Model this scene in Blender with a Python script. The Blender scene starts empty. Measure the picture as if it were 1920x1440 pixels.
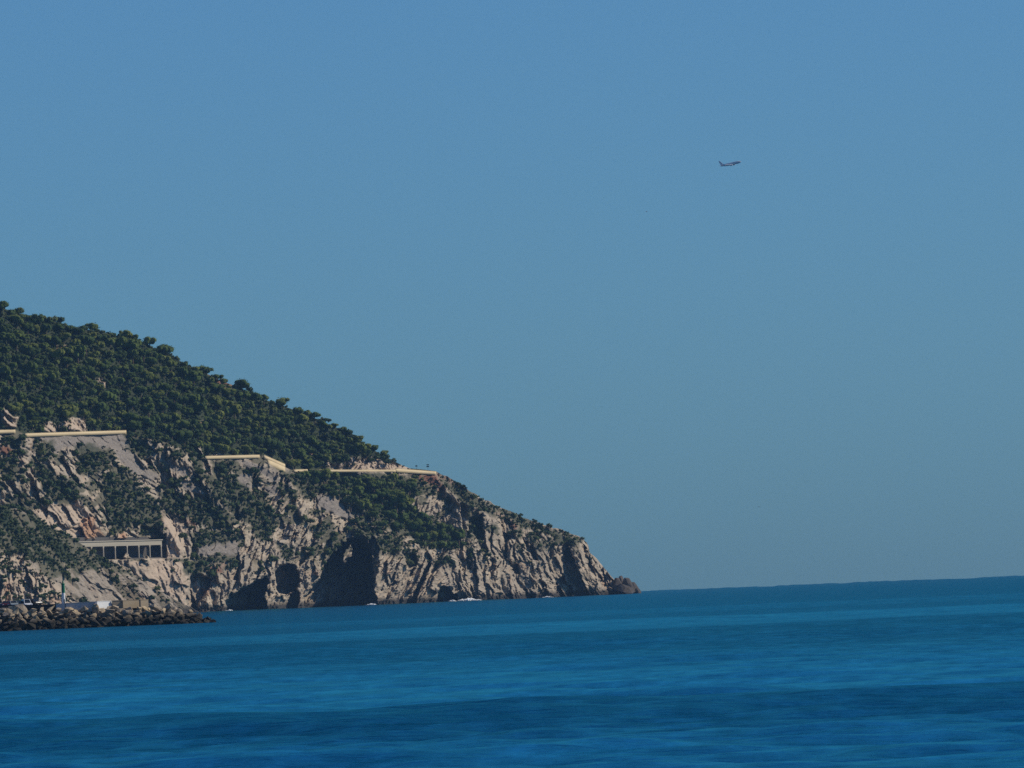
import bpy, bmesh, math, random
import numpy as np
from mathutils import Vector, Matrix

# ------------------------------------------------------------------ camera, sky, sun, exposure
F = 16000.0                       # focal length in photo pixels (300 mm full-frame equivalent)
CAM_H = 5.0                       # eye height above the water
EARTH = 7.4e6                     # effective earth radius with refraction
ROLL = math.radians(-2.35)
PITCH = math.radians(1.364)
SUN_AZ, SUN_EL = math.radians(83.0), math.radians(38.0)
SUN_STRENGTH = 5.0
SKY_STRENGTH = 0.1
EXPOSURE = -0.35

scene = bpy.context.scene
COL = scene.collection
cam = bpy.data.cameras.new('camera'); cam_ob = bpy.data.objects.new('camera', cam)
COL.objects.link(cam_ob)
cam.sensor_width = 36.0; cam.lens = F / 1920 * 36.0
cam.clip_start = 1.0; cam.clip_end = 60000.0
CAMM = Matrix.Translation((0, 0, CAM_H)) @ Matrix.Rotation(math.pi / 2 + PITCH, 4, 'X') @ Matrix.Rotation(ROLL, 4, 'Z')
cam_ob.matrix_world = CAMM
scene.camera = cam_ob

world = bpy.data.worlds.new('World'); scene.world = world; world.use_nodes = True
wn = world.node_tree; wn.nodes.clear()
sky = wn.nodes.new('ShaderNodeTexSky'); sky.sky_type = 'NISHITA'; sky.sun_disc = False
sky.sun_elevation = SUN_EL; sky.sun_rotation = SUN_AZ
sky.altitude = 0.0; sky.air_density = 0.9; sky.dust_density = 0.5; sky.ozone_density = 3.0
tint = wn.nodes.new('ShaderNodeMix'); tint.data_type = 'RGBA'; tint.blend_type = 'MULTIPLY'
tint.inputs[0].default_value = 1.0
tint.inputs[7].default_value = (0.325, 0.69, 1.10, 1)     # the camera's cool white balance
bg = wn.nodes.new('ShaderNodeBackground'); bg.inputs[1].default_value = SKY_STRENGTH
wo = wn.nodes.new('ShaderNodeOutputWorld')
wn.links.new(sky.outputs[0], tint.inputs[6]); wn.links.new(tint.outputs[2], bg.inputs[0])
wn.links.new(bg.outputs[0], wo.inputs[0])

sl = bpy.data.lights.new('sun', 'SUN'); sl.energy = SUN_STRENGTH; sl.angle = math.radians(0.5)
sl.color = (1.0, 0.90, 0.745)
sun_ob = bpy.data.objects.new('sun', sl); COL.objects.link(sun_ob)
TO_SUN = Vector((math.sin(SUN_AZ) * math.cos(SUN_EL), math.cos(SUN_AZ) * math.cos(SUN_EL), math.sin(SUN_EL)))
sun_ob.rotation_euler = TO_SUN.to_track_quat('Z', 'Y').to_euler()
sun_ob.location = (300, 100, 400)

vs = scene.view_settings
vs.view_transform = 'Standard'; vs.look = 'None'; vs.exposure = EXPOSURE; vs.gamma = 1.0
vs.use_curve_mapping = False
scene.cycles.use_denoising = False
scene.cycles.max_bounces = 6; scene.cycles.volume_bounces = 0
scene.cycles.caustics_reflective = False; scene.cycles.caustics_refractive = False

# ------------------------------------------------------------------ helpers
R3 = np.array(CAMM.to_3x3())
rng = np.random.default_rng(11)
random.seed(11)

def unproj(px, py, D):
    """photo pixel + distance along world Y -> world point(s)"""
    px = np.asarray(px, float); py = np.asarray(py, float); D = np.asarray(D, float)
    v = np.stack(np.broadcast_arrays((px - 960) / F, (720 - py) / F, -np.ones_like(px * py)), -1)
    w = v @ R3.T
    s = D / w[..., 1]
    p = w * s[..., None]
    p[..., 2] += CAM_H
    return p

def proj(p):
    q = (np.asarray(p, float) - np.array([0, 0, CAM_H])) @ R3
    return 960 + F * q[..., 0] / -q[..., 2], 720 - F * q[..., 1] / -q[..., 2]

def sea_z(p):
    return -(p[..., 0] ** 2 + p[..., 1] ** 2) / (2 * EARTH)

def water_y(px, D):
    """photo row of the water surface at column px and distance D"""
    y0 = np.full_like(np.asarray(px, float), 1100.0); y1 = y0 + 60
    a = unproj(px, y0, D); b = unproj(px, y1, D)
    fa = a[..., 2] - sea_z(a); fb = b[..., 2] - sea_z(b)
    return y0 + 60 * fa / (fa - fb)

def hash2(ix, iy, seed):
    h = (ix.astype(np.int64) * 374761393 + iy.astype(np.int64) * 668265263 + seed * 982451653) & 0xFFFFFFFF
    h = ((h ^ (h >> 13)) * 1274126177) & 0xFFFFFFFF
    h = ((h ^ (h >> 15)) * 2246822519) & 0xFFFFFFFF
    return ((h ^ (h >> 16)) & 0xFFFFFF) / float(0xFFFFFF)

def vnoise(x, y, seed=0):
    ix = np.floor(x); iy = np.floor(y); fx = x - ix; fy = y - iy
    fx = fx * fx * fx * (fx * (fx * 6 - 15) + 10); fy = fy * fy * fy * (fy * (fy * 6 - 15) + 10)
    a = hash2(ix, iy, seed); b = hash2(ix + 1, iy, seed); c = hash2(ix, iy + 1, seed); d = hash2(ix + 1, iy + 1, seed)
    return (a + (b - a) * fx) * (1 - fy) + (c + (d - c) * fx) * fy

def fbm(x, y, seed=0, oct=4):
    t = np.zeros_like(x); a = 1.0; n = 0.0
    for i in range(oct):
        t += a * vnoise(x, y, seed + i * 17); n += a; a *= 0.5; x = x * 2.03 + 7.1; y = y * 2.03 - 3.7
    return t / n

def facets(x, y, seed, tilt=1.0):
    """blocky broken rock: every cell is a little tilted plane with its own offset; returns -1..1"""
    ix = np.floor(x); iy = np.floor(y)
    best = np.full(x.shape, 9e9); val = np.zeros_like(x)
    for dx in (-1, 0, 1):
        for dy in (-1, 0, 1):
            cx = ix + dx; cy = iy + dy
            px = cx + hash2(cx, cy, seed); py = cy + hash2(cx, cy, seed + 5)
            d = (x - px) ** 2 + (y - py) ** 2
            off = hash2(cx, cy, seed + 9) * 2 - 1
            gx = (hash2(cx, cy, seed + 21) * 2 - 1) * tilt; gy = (hash2(cx, cy, seed + 33) * 2 - 1) * tilt * 0.7
            m = d < best
            best = np.where(m, d, best)
            val = np.where(m, off * 0.6 + gx * (x - px) + gy * (y - py), val)
    return val

def sstep(e0, e1, x):
    t = np.clip((x - e0) / (e1 - e0), 0, 1)
    return t * t * (3 - 2 * t)

def poly_mask(X, Y, poly, soft=2.0):
    P = np.array(poly, float); out = np.zeros(X.shape)
    pad = soft * 2 + 1
    sel = (X > P[:, 0].min() - pad) & (X < P[:, 0].max() + pad) & (Y > P[:, 1].min() - pad) & (Y < P[:, 1].max() + pad)
    if not sel.any(): return out
    x = X[sel]; y = Y[sel]; ins = np.zeros(x.shape, bool); dd = np.full(x.shape, 9e9)
    for i in range(len(P)):
        a = P[i]; b = P[(i + 1) % len(P)]
        c = ((a[1] > y) != (b[1] > y)) & (x < (b[0] - a[0]) * (y - a[1]) / (b[1] - a[1] + 1e-12) + a[0])
        ins ^= c
        e = b - a; t = np.clip(((x - a[0]) * e[0] + (y - a[1]) * e[1]) / (e @ e + 1e-9), 0, 1)
        dd = np.minimum(dd, np.hypot(x - a[0] - t * e[0], y - a[1] - t * e[1]))
    out[sel] = sstep(-soft, soft, np.where(ins, dd, -dd))
    return out

def mesh_from(name, V, faces):
    """V (N,3); faces (M,3) or (M,4) int"""
    me = bpy.data.meshes.new(name)
    V = np.ascontiguousarray(V, np.float32); faces = np.ascontiguousarray(faces, np.int32)
    k = faces.shape[1]
    me.vertices.add(len(V)); me.vertices.foreach_set('co', V.ravel())
    me.loops.add(faces.size); me.loops.foreach_set('vertex_index', faces.ravel())
    me.polygons.add(len(faces))
    me.polygons.foreach_set('loop_start', np.arange(0, faces.size, k, dtype=np.int32))
    me.update(calc_edges=True); me.validate()
    return me

def obj(name, me, mat=None, parent=None, loc=None, label=None, cat=None, group=None, kind=None):
    o = bpy.data.objects.new(name, me); COL.objects.link(o)
    if mat is not None and me is not None and not me.materials: me.materials.append(mat)
    if parent is not None: o.parent = parent
    if loc is not None: o.location = loc
    if label: o['label'] = label
    if cat: o['category'] = cat
    if group: o['group'] = group
    if kind: o['kind'] = kind
    return o

def grid_faces(nr, nc):
    i = np.arange(nr - 1)[:, None] * nc + np.arange(nc - 1)[None, :]
    return np.stack([i, i + 1, i + nc + 1, i + nc], -1).reshape(-1, 4)

class MB:
    """collects boxes, prisms and lathes into one mesh"""
    def __init__(s): s.v = []; s.f = []
    def add(s, v, f):
        n = len(s.v); s.v += [tuple(map(float, p)) for p in v]; s.f += [tuple(i + n for i in q) for q in f]
    def box(s, x0, x1, y0, y1, z0, z1):
        v = [(x, y, z) for z in (z0, z1) for y in (y0, y1) for x in (x0, x1)]
        s.add(v, [(0, 2, 3, 1), (4, 5, 7, 6), (0, 1, 5, 4), (2, 6, 7, 3), (0, 4, 6, 2), (1, 3, 7, 5)])
    def prism(s, pts, y0, y1):
        """pts: outline in x,z; extruded along y"""
        n = len(pts)
        v = [(x, y0, z) for x, z in pts] + [(x, y1, z) for x, z in pts]
        s.add(v, [tuple(range(n)), tuple(range(2 * n - 1, n - 1, -1))] + [(i, i + n, (i + 1) % n + n, (i + 1) % n) for i in range(n)])
    def lathe(s, prof, n=16, axis='Z', c=(0, 0, 0)):
        v = []; f = []
        for r, t in prof:
            for k in range(n):
                a = 2 * math.pi * k / n; p = (r * math.cos(a), r * math.sin(a), t)
                if axis == 'X': p = (p[2], p[0], p[1])
                if axis == 'Y': p = (p[0], p[2], p[1])
                v.append((p[0] + c[0], p[1] + c[1], p[2] + c[2]))
        for j in range(len(prof) - 1):
            for k in range(n):
                f.append((j * n + k, j * n + (k + 1) % n, (j + 1) * n + (k + 1) % n, (j + 1) * n + k))
        f.append(tuple(range(n - 1, -1, -1))); f.append(tuple(range((len(prof) - 1) * n, len(prof) * n)))
        s.add(v, f)
    def mesh(s, name):
        me = bpy.data.meshes.new(name); me.from_pydata(s.v, [], s.f); me.update(); return me

# ------------------------------------------------------------------ materials
class NT:
    def __init__(s, name):
        s.m = bpy.data.materials.new(name); s.m.use_nodes = True; s.t = s.m.node_tree
        s.b = s.t.nodes['Principled BSDF']; s.out = s.t.nodes['Material Output']
        s.b.inputs['Specular IOR Level'].default_value = 0.25
    def n(s, ty, **kw):
        k = s.t.nodes.new(ty)
        for a, v in kw.items():
            if a.startswith('i'): k.inputs[int(a[1:])].default_value = v
            else: setattr(k, a, v)
        return k
    def l(s, a, b): s.t.links.new(a, b)
    def noise(s, scale, detail=4, rough=0.55, vec=None):
        k = s.n('ShaderNodeTexNoise'); k.inputs['Scale'].default_value = scale; k.inputs['Detail'].default_value = detail
        k.inputs['Roughness'].default_value = rough
        if vec is not None: s.l(vec, k.inputs['Vector'])
        return k.outputs[0]
    def ramp(s, fac, stops):
        k = s.n('ShaderNodeValToRGB'); e = k.color_ramp.elements
        while len(e) < len(stops): e.new(0.5)
        for q, (p, c) in zip(e, stops):
            q.position = p; q.color = (*c, 1) if len(c) == 3 else c
        s.l(fac, k.inputs[0]); return k.outputs[0]
    def mix(s, fac, a, b, mode='MIX'):
        k = s.n('ShaderNodeMix', data_type='RGBA', blend_type=mode)
        for sock, val in ((k.inputs[0], fac), (k.inputs[6], a), (k.inputs[7], b)):
            if isinstance(val, (int, float)): sock.default_value = val
            elif isinstance(val, tuple): sock.default_value = (*val, 1)
            else: s.l(val, sock)
        return k.outputs[2]
    def math(s, op, a, b=0.0, clamp=False):
        k = s.n('ShaderNodeMath', operation=op, use_clamp=clamp)
        for sock, val in ((k.inputs[0], a), (k.inputs[1], b)):
            if isinstance(val, (int, float)): sock.default_value = val
            else: s.l(val, sock)
        return k.outputs[0]
    def mapped(s, scale=(1, 1, 1), rot=(0, 0, 0)):
        g = s.n('ShaderNodeNewGeometry'); mp = s.n('ShaderNodeMapping')
        mp.inputs['Scale'].default_value = scale; mp.inputs['Rotation'].default_value = rot
        s.l(g.outputs['Position'], mp.inputs[0]); return mp.outputs[0]

def simple(name, col, rough=0.7, var=0.25, scale=2.0, metallic=0.0, spec=0.25):
    t = NT(name); c = t.noise(scale, 4)
    lo = tuple(x * (1 - var) for x in col); hi = tuple(min(1, x * (1 + var)) for x in col)
    t.l(t.ramp(c, [(0.3, lo), (0.7, hi)]), t.b.inputs['Base Color'])
    t.b.inputs['Roughness'].default_value = rough; t.b.inputs['Metallic'].default_value = metallic
    t.b.inputs['Specular IOR Level'].default_value = spec
    return t.m

def rock_material():
    t = NT('limestone'); b = t.b
    g = t.n('ShaderNodeNewGeometry'); pos = g.outputs['Position']
    za = t.n('ShaderNodeAttribute', attribute_name='zone'); sep = t.n('ShaderNodeSeparateColor'); t.l(za.outputs['Color'], sep.inputs[0])
    zb = t.n('ShaderNodeAttribute', attribute_name='zone_b'); seb = t.n('ShaderNodeSeparateColor'); t.l(zb.outputs['Color'], seb.inputs[0])
    st = t.mapped((0.35, 0.12, 0.13), (0, 0.5, 0.2))
    n1 = t.noise(0.05, 6, 0.6, pos); n2 = t.noise(0.35, 6, 0.65, pos); n3 = t.noise(1.0, 5, 0.65, st); n4 = t.noise(1.3, 4, 0.6, pos)
    rock = t.ramp(n3, [(0.30, (0.23, 0.18, 0.13)), (0.45, (0.37, 0.30, 0.215)), (0.60, (0.47, 0.385, 0.28)), (0.78, (0.55, 0.47, 0.36))])
    grey = t.ramp(n2, [(0.3, (0.21, 0.175, 0.14)), (0.7, (0.39, 0.335, 0.265))])
    rock = t.mix(t.ramp(n1, [(0.42, (0, 0, 0)), (0.62, (0.65, 0.65, 0.65))]), rock, grey)
    rust = t.ramp(t.noise(0.09, 4, 0.6, pos), [(0.56, (0, 0, 0)), (0.72, (0.55, 0.55, 0.55))])
    rock = t.mix(rust, rock, (0.40, 0.245, 0.145))
    lichen = t.ramp(n2, [(0.56, (0, 0, 0)), (0.66, (0.6, 0.6, 0.6))])
    rock = t.mix(lichen, rock, (0.15, 0.135, 0.115))
    pale = t.ramp(n2, [(0.3, (0.37, 0.285, 0.21)), (0.7, (0.52, 0.41, 0.30))])
    rock = t.mix(seb.outputs[0], rock, pale)                                       # freshly cut pale stone
    rock = t.mix(seb.outputs[1], rock, t.ramp(n2, [(0.3, (0.38, 0.22, 0.13)), (0.7, (0.50, 0.31, 0.19))]))   # ochre
    scree = t.ramp(n4, [(0.3, (0.15, 0.13, 0.11)), (0.55, (0.25, 0.215, 0.18)), (0.75, (0.38, 0.33, 0.275))])
    c = t.mix(sep.outputs[0], rock, scree)
    red = t.ramp(n4, [(0.3, (0.12, 0.055, 0.035)), (0.7, (0.23, 0.115, 0.07))])
    c = t.mix(sep.outputs[1], c, red)
    soil = t.ramp(n4, [(0.3, (0.020, 0.032, 0.013)), (0.58, (0.036, 0.044, 0.019)), (0.82, (0.085, 0.070, 0.042))])
    c = t.mix(sep.outputs[2], c, soil)
    sp = t.n('ShaderNodeSeparateXYZ'); t.l(pos, sp.inputs[0])                       # wet, weedy band at the waterline
    zz = t.math('ADD', sp.outputs[2], t.math('MULTIPLY', n2, -3.2))
    wet = t.ramp(t.math('MULTIPLY', t.math('ADD', zz, 2.0), 0.25, True), [(0.15, (1, 1, 1)), (0.75, (0, 0, 0))])
    c = t.mix(wet, c, (0.045, 0.037, 0.03))
    t.l(c, b.inputs['Base Color']); b.inputs['Roughness'].default_value = 0.92
    bp = t.n('ShaderNodeBump'); bp.inputs['Strength'].default_value = 0.55; bp.inputs['Distance'].default_value = 0.7
    t.l(t.math('ADD', n2, n3), bp.inputs['Height']); t.l(bp.outputs[0], b.inputs['Normal'])
    return t.m

def foliage_material(name, cols, spread=0.5):
    t = NT(name); b = t.b
    oi = t.n('ShaderNodeObjectInfo'); at = t.n('ShaderNodeAttribute', attribute_name='tone')
    r = t.math('FRACT', t.math('ADD', oi.outputs['Random'], at.outputs['Fac']))
    g = t.n('ShaderNodeNewGeometry')
    n = t.noise(0.9, 3, 0.6, g.outputs['Position'])
    k = t.math('ADD', t.math('MULTIPLY', r, spread), t.math('MULTIPLY', n, 1 - spread))
    t.l(t.ramp(k, [(0.2, cols[0]), (0.5, cols[1]), (0.8, cols[2])]), b.inputs['Base Color'])
    b.inputs['Roughness'].default_value = 0.8; b.inputs['Specular IOR Level'].default_value = 0.15
    return t.m

def water_material():
    t = NT('sea_water'); b = t.b
    g = t.n('ShaderNodeNewGeometry'); pos = g.outputs['Position']
    # bands of ruffled and calm water lying along the shore, their edges wandering
    wob = t.noise(1.0, 6, 0.7, t.mapped((0.014, 0.02, 0.0)))
    wob2 = t.noise(1.0, 3, 0.6, t.mapped((0.0020, 0.010, 0.0)))
    sp = t.n('ShaderNodeSeparateXYZ'); t.l(pos, sp.inputs[0])
    yy = t.math('MULTIPLY', sp.outputs[1], t.math('ADD', 0.86, t.math('ADD', t.math('MULTIPLY', wob, 0.14), t.math('MULTIPLY', wob2, 0.14))))
    G = lambda v: (v, v, v)
    big = t.ramp(t.math('DIVIDE', yy, 2000.0, True), [(0.0, G(.5)), (0.128, G(.42)), (0.150, G(.85)), (0.169, G(.92)), (0.186, G(.26)), (0.235, G(.30)),
                 (0.320, G(.78)), (0.410, G(.90)), (0.495, G(.34)), (0.52, G(.34)), (0.57, G(.70)), (0.66, G(.8)), (0.72, G(.58)), (0.8, G(.8)), (1.0, G(.85))])
    s1 = t.noise(1.0, 3, 0.6, t.mapped((0.70, 0.30, 0.0), (0, 0, 0.06))); s2 = t.noise(1.0, 3, 0.6, t.mapped((0.16, 0.07, 0.0), (0, 0, -0.05)))
    big = t.math('ADD', big, t.math('ADD', t.math('MULTIPLY', t.math('SUBTRACT', s1, 0.5), 1.5), t.math('MULTIPLY', t.math('SUBTRACT', s2, 0.5), 1.1)), True)
    h1 = t.noise(1.0, 3, 0.55, t.mapped((1.9, 2.2, 0.0)))
    h2 = t.noise(1.0, 3, 0.55, t.mapped((0.42, 0.60, 0.0), (0, 0, 0.25)))
    h3 = t.noise(1.0, 3, 0.5, t.mapped((0.09, 0.17, 0.0), (0, 0, -0.15)))
    h = t.math('ADD', t.math('ADD', t.math('MULTIPLY', h1, 0.16), t.math('MULTIPLY', h2, 0.50)), t.math('MULTIPLY', h3, 0.40))
    bp = t.n('ShaderNodeBump'); bp.inputs['Distance'].default_value = 1.0
    t.l(big, bp.inputs['Strength'])
    t.l(h, bp.inputs['Height']); nrm = bp.outputs[0]
    # body colour under a rough, partly self-hiding mirror of the sky (mean reflectance of a ruffled sea is well below 1)
    fr = t.n('ShaderNodeFresnel'); fr.inputs['IOR'].default_value = 1.333; t.l(nrm, fr.inputs['Normal'])
    df = t.n('ShaderNodeBsdfDiffuse'); df.inputs['Color'].default_value = (0.001, 0.030, 0.058, 1)
    gl = t.n('ShaderNodeBsdfGlossy'); gl.inputs['Color'].default_value = (0.20, 0.82, 0.90, 1); gl.inputs['Roughness'].default_value = 0.12
    t.l(nrm, gl.inputs['Normal'])
    mx = t.n('ShaderNodeMixShader'); t.l(t.math('MULTIPLY', fr.outputs[0], t.math('SUBTRACT', 0.70, t.math('MULTIPLY', big, 0.36))), mx.inputs[0])
    t.l(df.outputs[0], mx.inputs[1]); t.l(gl.outputs[0], mx.inputs[2]); t.l(mx.outputs[0], t.out.inputs['Surface'])
    t.t.nodes.remove(b)
    return t.m

M_ROCK = rock_material()
M_SEA = water_material()
M_PINE = foliage_material('pine_foliage', [(0.034, 0.060, 0.014), (0.078, 0.115, 0.022), (0.155, 0.170, 0.034)])
M_BUSH = foliage_material('maquis_foliage', [(0.024, 0.045, 0.015), (0.050, 0.078, 0.024), (0.100, 0.115, 0.036)])
M_BARK = simple('bark', (0.11, 0.075, 0.05), 0.9)
M_PARAPET = simple('cream_masonry', (0.62, 0.49, 0.29), 0.85, 0.18, 0.8)
M_CONC = simple('concrete', (0.40, 0.36, 0.28), 0.85, 0.2, 0.6)
M_CONC_D = simple('shade_dark_concrete', (0.10, 0.09, 0.08), 0.9, 0.3, 0.6)  # darkened so the gallery's inside reads as shade; the quay shares it
M_ASPHALT = simple('asphalt', (0.05, 0.05, 0.05), 0.9)
M_BOULDER = None
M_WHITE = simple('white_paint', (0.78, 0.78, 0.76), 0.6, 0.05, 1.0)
M_LIMEWASH = simple('shaded_limewash', (0.47, 0.47, 0.46), 0.8, 0.12, 0.8)  # white wall colour greyed down to deepen its shaded look
M_GREEN = simple('green_paint', (0.005, 0.17, 0.085), 0.5, 0.1, 1.0)
M_DARKWALL = simple('dark_wall_gap_shade', (0.035, 0.036, 0.034), 0.9, 0.3, 0.8)
M_BEIGE = simple('beige_render', (0.33, 0.265, 0.18), 0.85, 0.15, 0.7)
M_TIN = simple('galvanised_back', (0.06, 0.065, 0.07), 0.6, 0.1, 3.0)
M_GLASS = simple('dark_glass', (0.015, 0.018, 0.02), 0.12, 0.1, 1.0, spec=0.5)
M_TYRE = simple('tyre_rubber', (0.02, 0.02, 0.02), 0.85)
M_LAMP = simple('lamp_lens', (0.7, 0.7, 0.68), 0.2, 0.05)
M_PLANE = simple('aircraft_paint', (0.55, 0.58, 0.62), 0.4, 0.05, 0.3)
M_DARKROCK = simple('dark_islet_rock', (0.10, 0.082, 0.068), 0.85, 0.6, 0.25)  # mottled dark brown over the whole islet
M_FOAM = simple('sea_foam', (0.8, 0.82, 0.82), 0.9, 0.1, 0.6)

def boulder_material():
    t = NT('armour_stone'); b = t.b
    g = t.n('ShaderNodeNewGeometry'); pos = g.outputs['Position']; oi = t.n('ShaderNodeObjectInfo')
    n = t.noise(0.9, 6, 0.65, pos)
    c = t.ramp(n, [(0.3, (0.22, 0.165, 0.10)), (0.5, (0.43, 0.33, 0.20)), (0.7, (0.58, 0.46, 0.29))])
    c2 = t.ramp(n, [(0.3, (0.17, 0.14, 0.11)), (0.7, (0.42, 0.35, 0.27))])
    c = t.mix(oi.outputs['Random'], c, c2)
    sp = t.n('ShaderNodeSeparateXYZ'); t.l(pos, sp.inputs[0])
    wet = t.ramp(t.math('MULTIPLY', t.math('ADD', sp.outputs[2], t.math('MULTIPLY', n, -2.4)), 0.5, True), [(0.1, (1, 1, 1)), (0.95, (0, 0, 0))])  # wet foot, raised higher to paint shade onto the boulder fronts
    c = t.mix(wet, c, (0.03, 0.026, 0.018))  # dark wet foot together with the shade painted onto the fronts
    t.l(c, b.inputs['Base Color']); b.inputs['Roughness'].default_value = 0.9
    bp = t.n('ShaderNodeBump'); bp.inputs['Strength'].default_value = 0.7; bp.inputs['Distance'].default_value = 0.15
    t.l(t.noise(3.0, 5, 0.6, pos), bp.inputs['Height']); t.l(bp.outputs[0], b.inputs['Normal'])
    return t.m
M_BOULDER = boulder_material()

# ------------------------------------------------------------------ sea
def swell(x, y):
    r = np.hypot(x, y)
    z = np.zeros_like(x)
    wob = (vnoise(x / 60.0, y / 300.0, 3) - 0.5) * 14 + (vnoise(x / 21.0, y / 90.0, 4) - 0.5) * 6
    # single swells rolling in towards the beach: distance, height, length
    for y0, A, w, sd in ((258, .22, 8, 0.10), (322, .62, 13, 0.03), (372, .10, 12, -0.05), (455, .16, 18, 0.1),
                         (565, .22, 22, 0.02), (690, .70, 28, 0.03), (860, .4, 34, 0.0), (1050, .6, 40, 0.02), (1500, .5, 70, 0.0)):
        d = (y - y0 - sd * x + wob * (w / 15.0))
        a = A * (0.72 + 0.56 * vnoise(x / 45.0 + y0, y / 200.0, 9))
        z += a * np.exp(-(d / w) ** 2) * np.where(d > 0, 1, 1)
    f = np.clip((900 - r) / 500, 0, 1)
    for i in range(16):
        lam = 3.2 * 1.13 ** i; ang = (hash2(np.array([i]), np.array([2]), 7)[0] - 0.5) * 2.2
        ph = 6.28 * hash2(np.array([i]), np.array([3]), 8)[0]; k = 2 * math.pi / lam
        amp = 0.0075 * lam ** 0.8
        cut = np.clip((lam * 26000.0 / np.maximum(r, 1) ** 2) - 0.45, 0, 1)        # only what the mesh can carry
        z += amp * cut * np.sin(k * (y * math.cos(ang) + x * math.sin(ang)) + ph + 2.5 * vnoise(x / lam / 4, y / lam / 4, 40 + i))
    far = sstep(4000, 7000, r)
    z += far * 2.1 * (fbm(x / 24.0, y / 500.0, 77, 4) - 0.5) * 2
    return z

def build_sea():
    near = np.geomspace(1.5, 190, 40)[:-1]
    p = np.arange(5 * 8533 / 190.0, 20.5, -0.62)
    p2 = np.arange(20.5, 3.15, -0.22)
    rad = np.concatenate([[0.5], near, 5 * 8533 / p, 5 * 8533 / p2])
    front = np.radians(np.arange(-5.2, 5.2001, 0.0135))
    rest = np.radians(np.arange(5.2 + 2.5, 360 - 5.2 - 1, 2.5))
    az = np.concatenate([front, rest, [front[0] + 2 * math.pi]])
    A, Rr = np.meshgrid(az, rad)
    X = Rr * np.sin(A); Y = Rr * np.cos(A)
    infr = (np.abs(A) < math.radians(5.3)) & (Rr > 120)
    Z = np.zeros_like(X)
    Z[infr] = swell(X[infr], Y[infr])
    edge = sstep(math.radians(5.2), math.radians(4.6), np.abs(A)); Z *= edge
    Z -= Rr ** 2 / (2 * EARTH)
    V = np.stack([X, Y, Z], -1).reshape(-1, 3)
    me = mesh_from('sea', V, grid_faces(*X.shape)[:, ::-1])
    me.polygons.foreach_set('use_smooth', np.ones(len(me.polygons), bool))
    return obj('sea', me, M_SEA, label='deep blue sea with low swells running to the horizon', kind='structure')
build_sea()

# ------------------------------------------------------------------ the headland
SKYLINE = [(-300, 470), (-150, 515), (0, 576), (30, 586), (60, 594), (100, 601), (150, 617), (190, 621), (225, 631), (262, 638), (290, 654),
           (320, 664), (345, 682), (385, 699), (410, 712), (450, 727), (490, 747), (530, 761), (570, 775), (610, 793), (650, 810),
           (690, 838), (730, 860), (755, 873), (768, 878), (790, 880), (815, 883), (840, 894), (870, 913), (900, 932), (950, 957), (1000, 977),
           (1050, 993), (1085, 1006), (1100, 1016), (1104, 1024), (1105, 1034), (1113, 1043), (1125, 1055), (1138, 1070), (1150, 1086),
           (1160, 1098), (1172, 1112), (1180, 1120)]
DNODES = [(-300, 4330), (0, 4490), (145, 4570), (303, 4665), (430, 4730), (570, 4820), (700, 4880), (820, 4950), (1000, 5060), (1180, 5170), (1300, 5240)]
ROAD = [(-300, 806), (0, 811), (30, 810), (46, 818), (238, 812), (300, 830), (385, 859), (487, 857), (497, 859), (535, 877), (555, 884),
        (580, 884), (650, 885), (740, 883), (790, 885), (815, 889), (822, 892)]

SCREE = [[(60, 820), (240, 812), (243, 835), (225, 842), (160, 845), (130, 840), (105, 850), (95, 830)],
         [(215, 840), (240, 838), (262, 868), (300, 893), (285, 900), (250, 885), (225, 862)],
         [(333, 888), (352, 902), (387, 927), (376, 930), (345, 920), (338, 905)], [(300, 852), (352, 880), (345, 895), (320, 880)],
         [(440, 864), (470, 862), (500, 880), (526, 898), (515, 903), (480, 884)], [(442, 890), (475, 893), (470, 912), (455, 912)],
         [(588, 932), (612, 927), (650, 950), (667, 973), (640, 972), (610, 955), (597, 945)],
         [(365, 1022), (440, 1015), (455, 1030), (440, 1042), (370, 1042)], [(493, 912), (522, 910), (518, 930), (505, 928)]]
REDS = [[(768, 886), (818, 887), (836, 915), (830, 926), (800, 905), (780, 895)], [(0, 830), (15, 833), (30, 850), (15, 857), (0, 850)],
        [(100, 645), (150, 660), (130, 682), (105, 665)], [(390, 702), (440, 722), (432, 734), (398, 720)], [(363, 788), (384, 791), (380, 803)],
        [(818, 886), (842, 895), (862, 915), (845, 908)], [(545, 860), (600, 845), (640, 840), (610, 852)], [(925, 955), (975, 985), (965, 995), (930, 965)],
        [(330, 965), (372, 975), (368, 990), (340, 975)], [(385, 1060), (425, 1055), (420, 1072), (390, 1075)], [(398, 812), (408, 820), (415, 835), (404, 825)]]
PALES = [[(62, 957), (115, 935), (150, 940), (175, 965), (200, 1012), (140, 1014), (95, 992), (75, 974)],
         [(75, 806), (90, 790), (110, 798), (135, 780), (158, 783), (161, 808), (75, 812)], [(0, 765), (35, 785), (30, 803), (0, 804)],
         [(362, 848), (374, 836), (384, 857)], [(400, 857), (409, 841), (420, 857)],
         [(604, 882), (612, 864), (625, 873), (660, 858), (700, 860), (740, 868), (768, 872), (766, 882), (610, 884)],
         [(152, 650), (160, 650), (158, 657)], [(170, 672), (182, 676), (176, 681)], [(203, 684), (212, 692), (207, 696)],
         [(182, 706), (202, 720), (196, 726), (186, 716)], [(318, 885), (335, 882), (330, 903), (320, 905)], [(376, 862), (398, 870), (402, 893), (390, 893), (378, 876)],
         [(240, 1054), (300, 1049), (338, 1052), (352, 1085), (350, 1150), (300, 1150), (262, 1098)], [(306, 972), (352, 978), (350, 1010), (335, 1045), (312, 1045)]]
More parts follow.
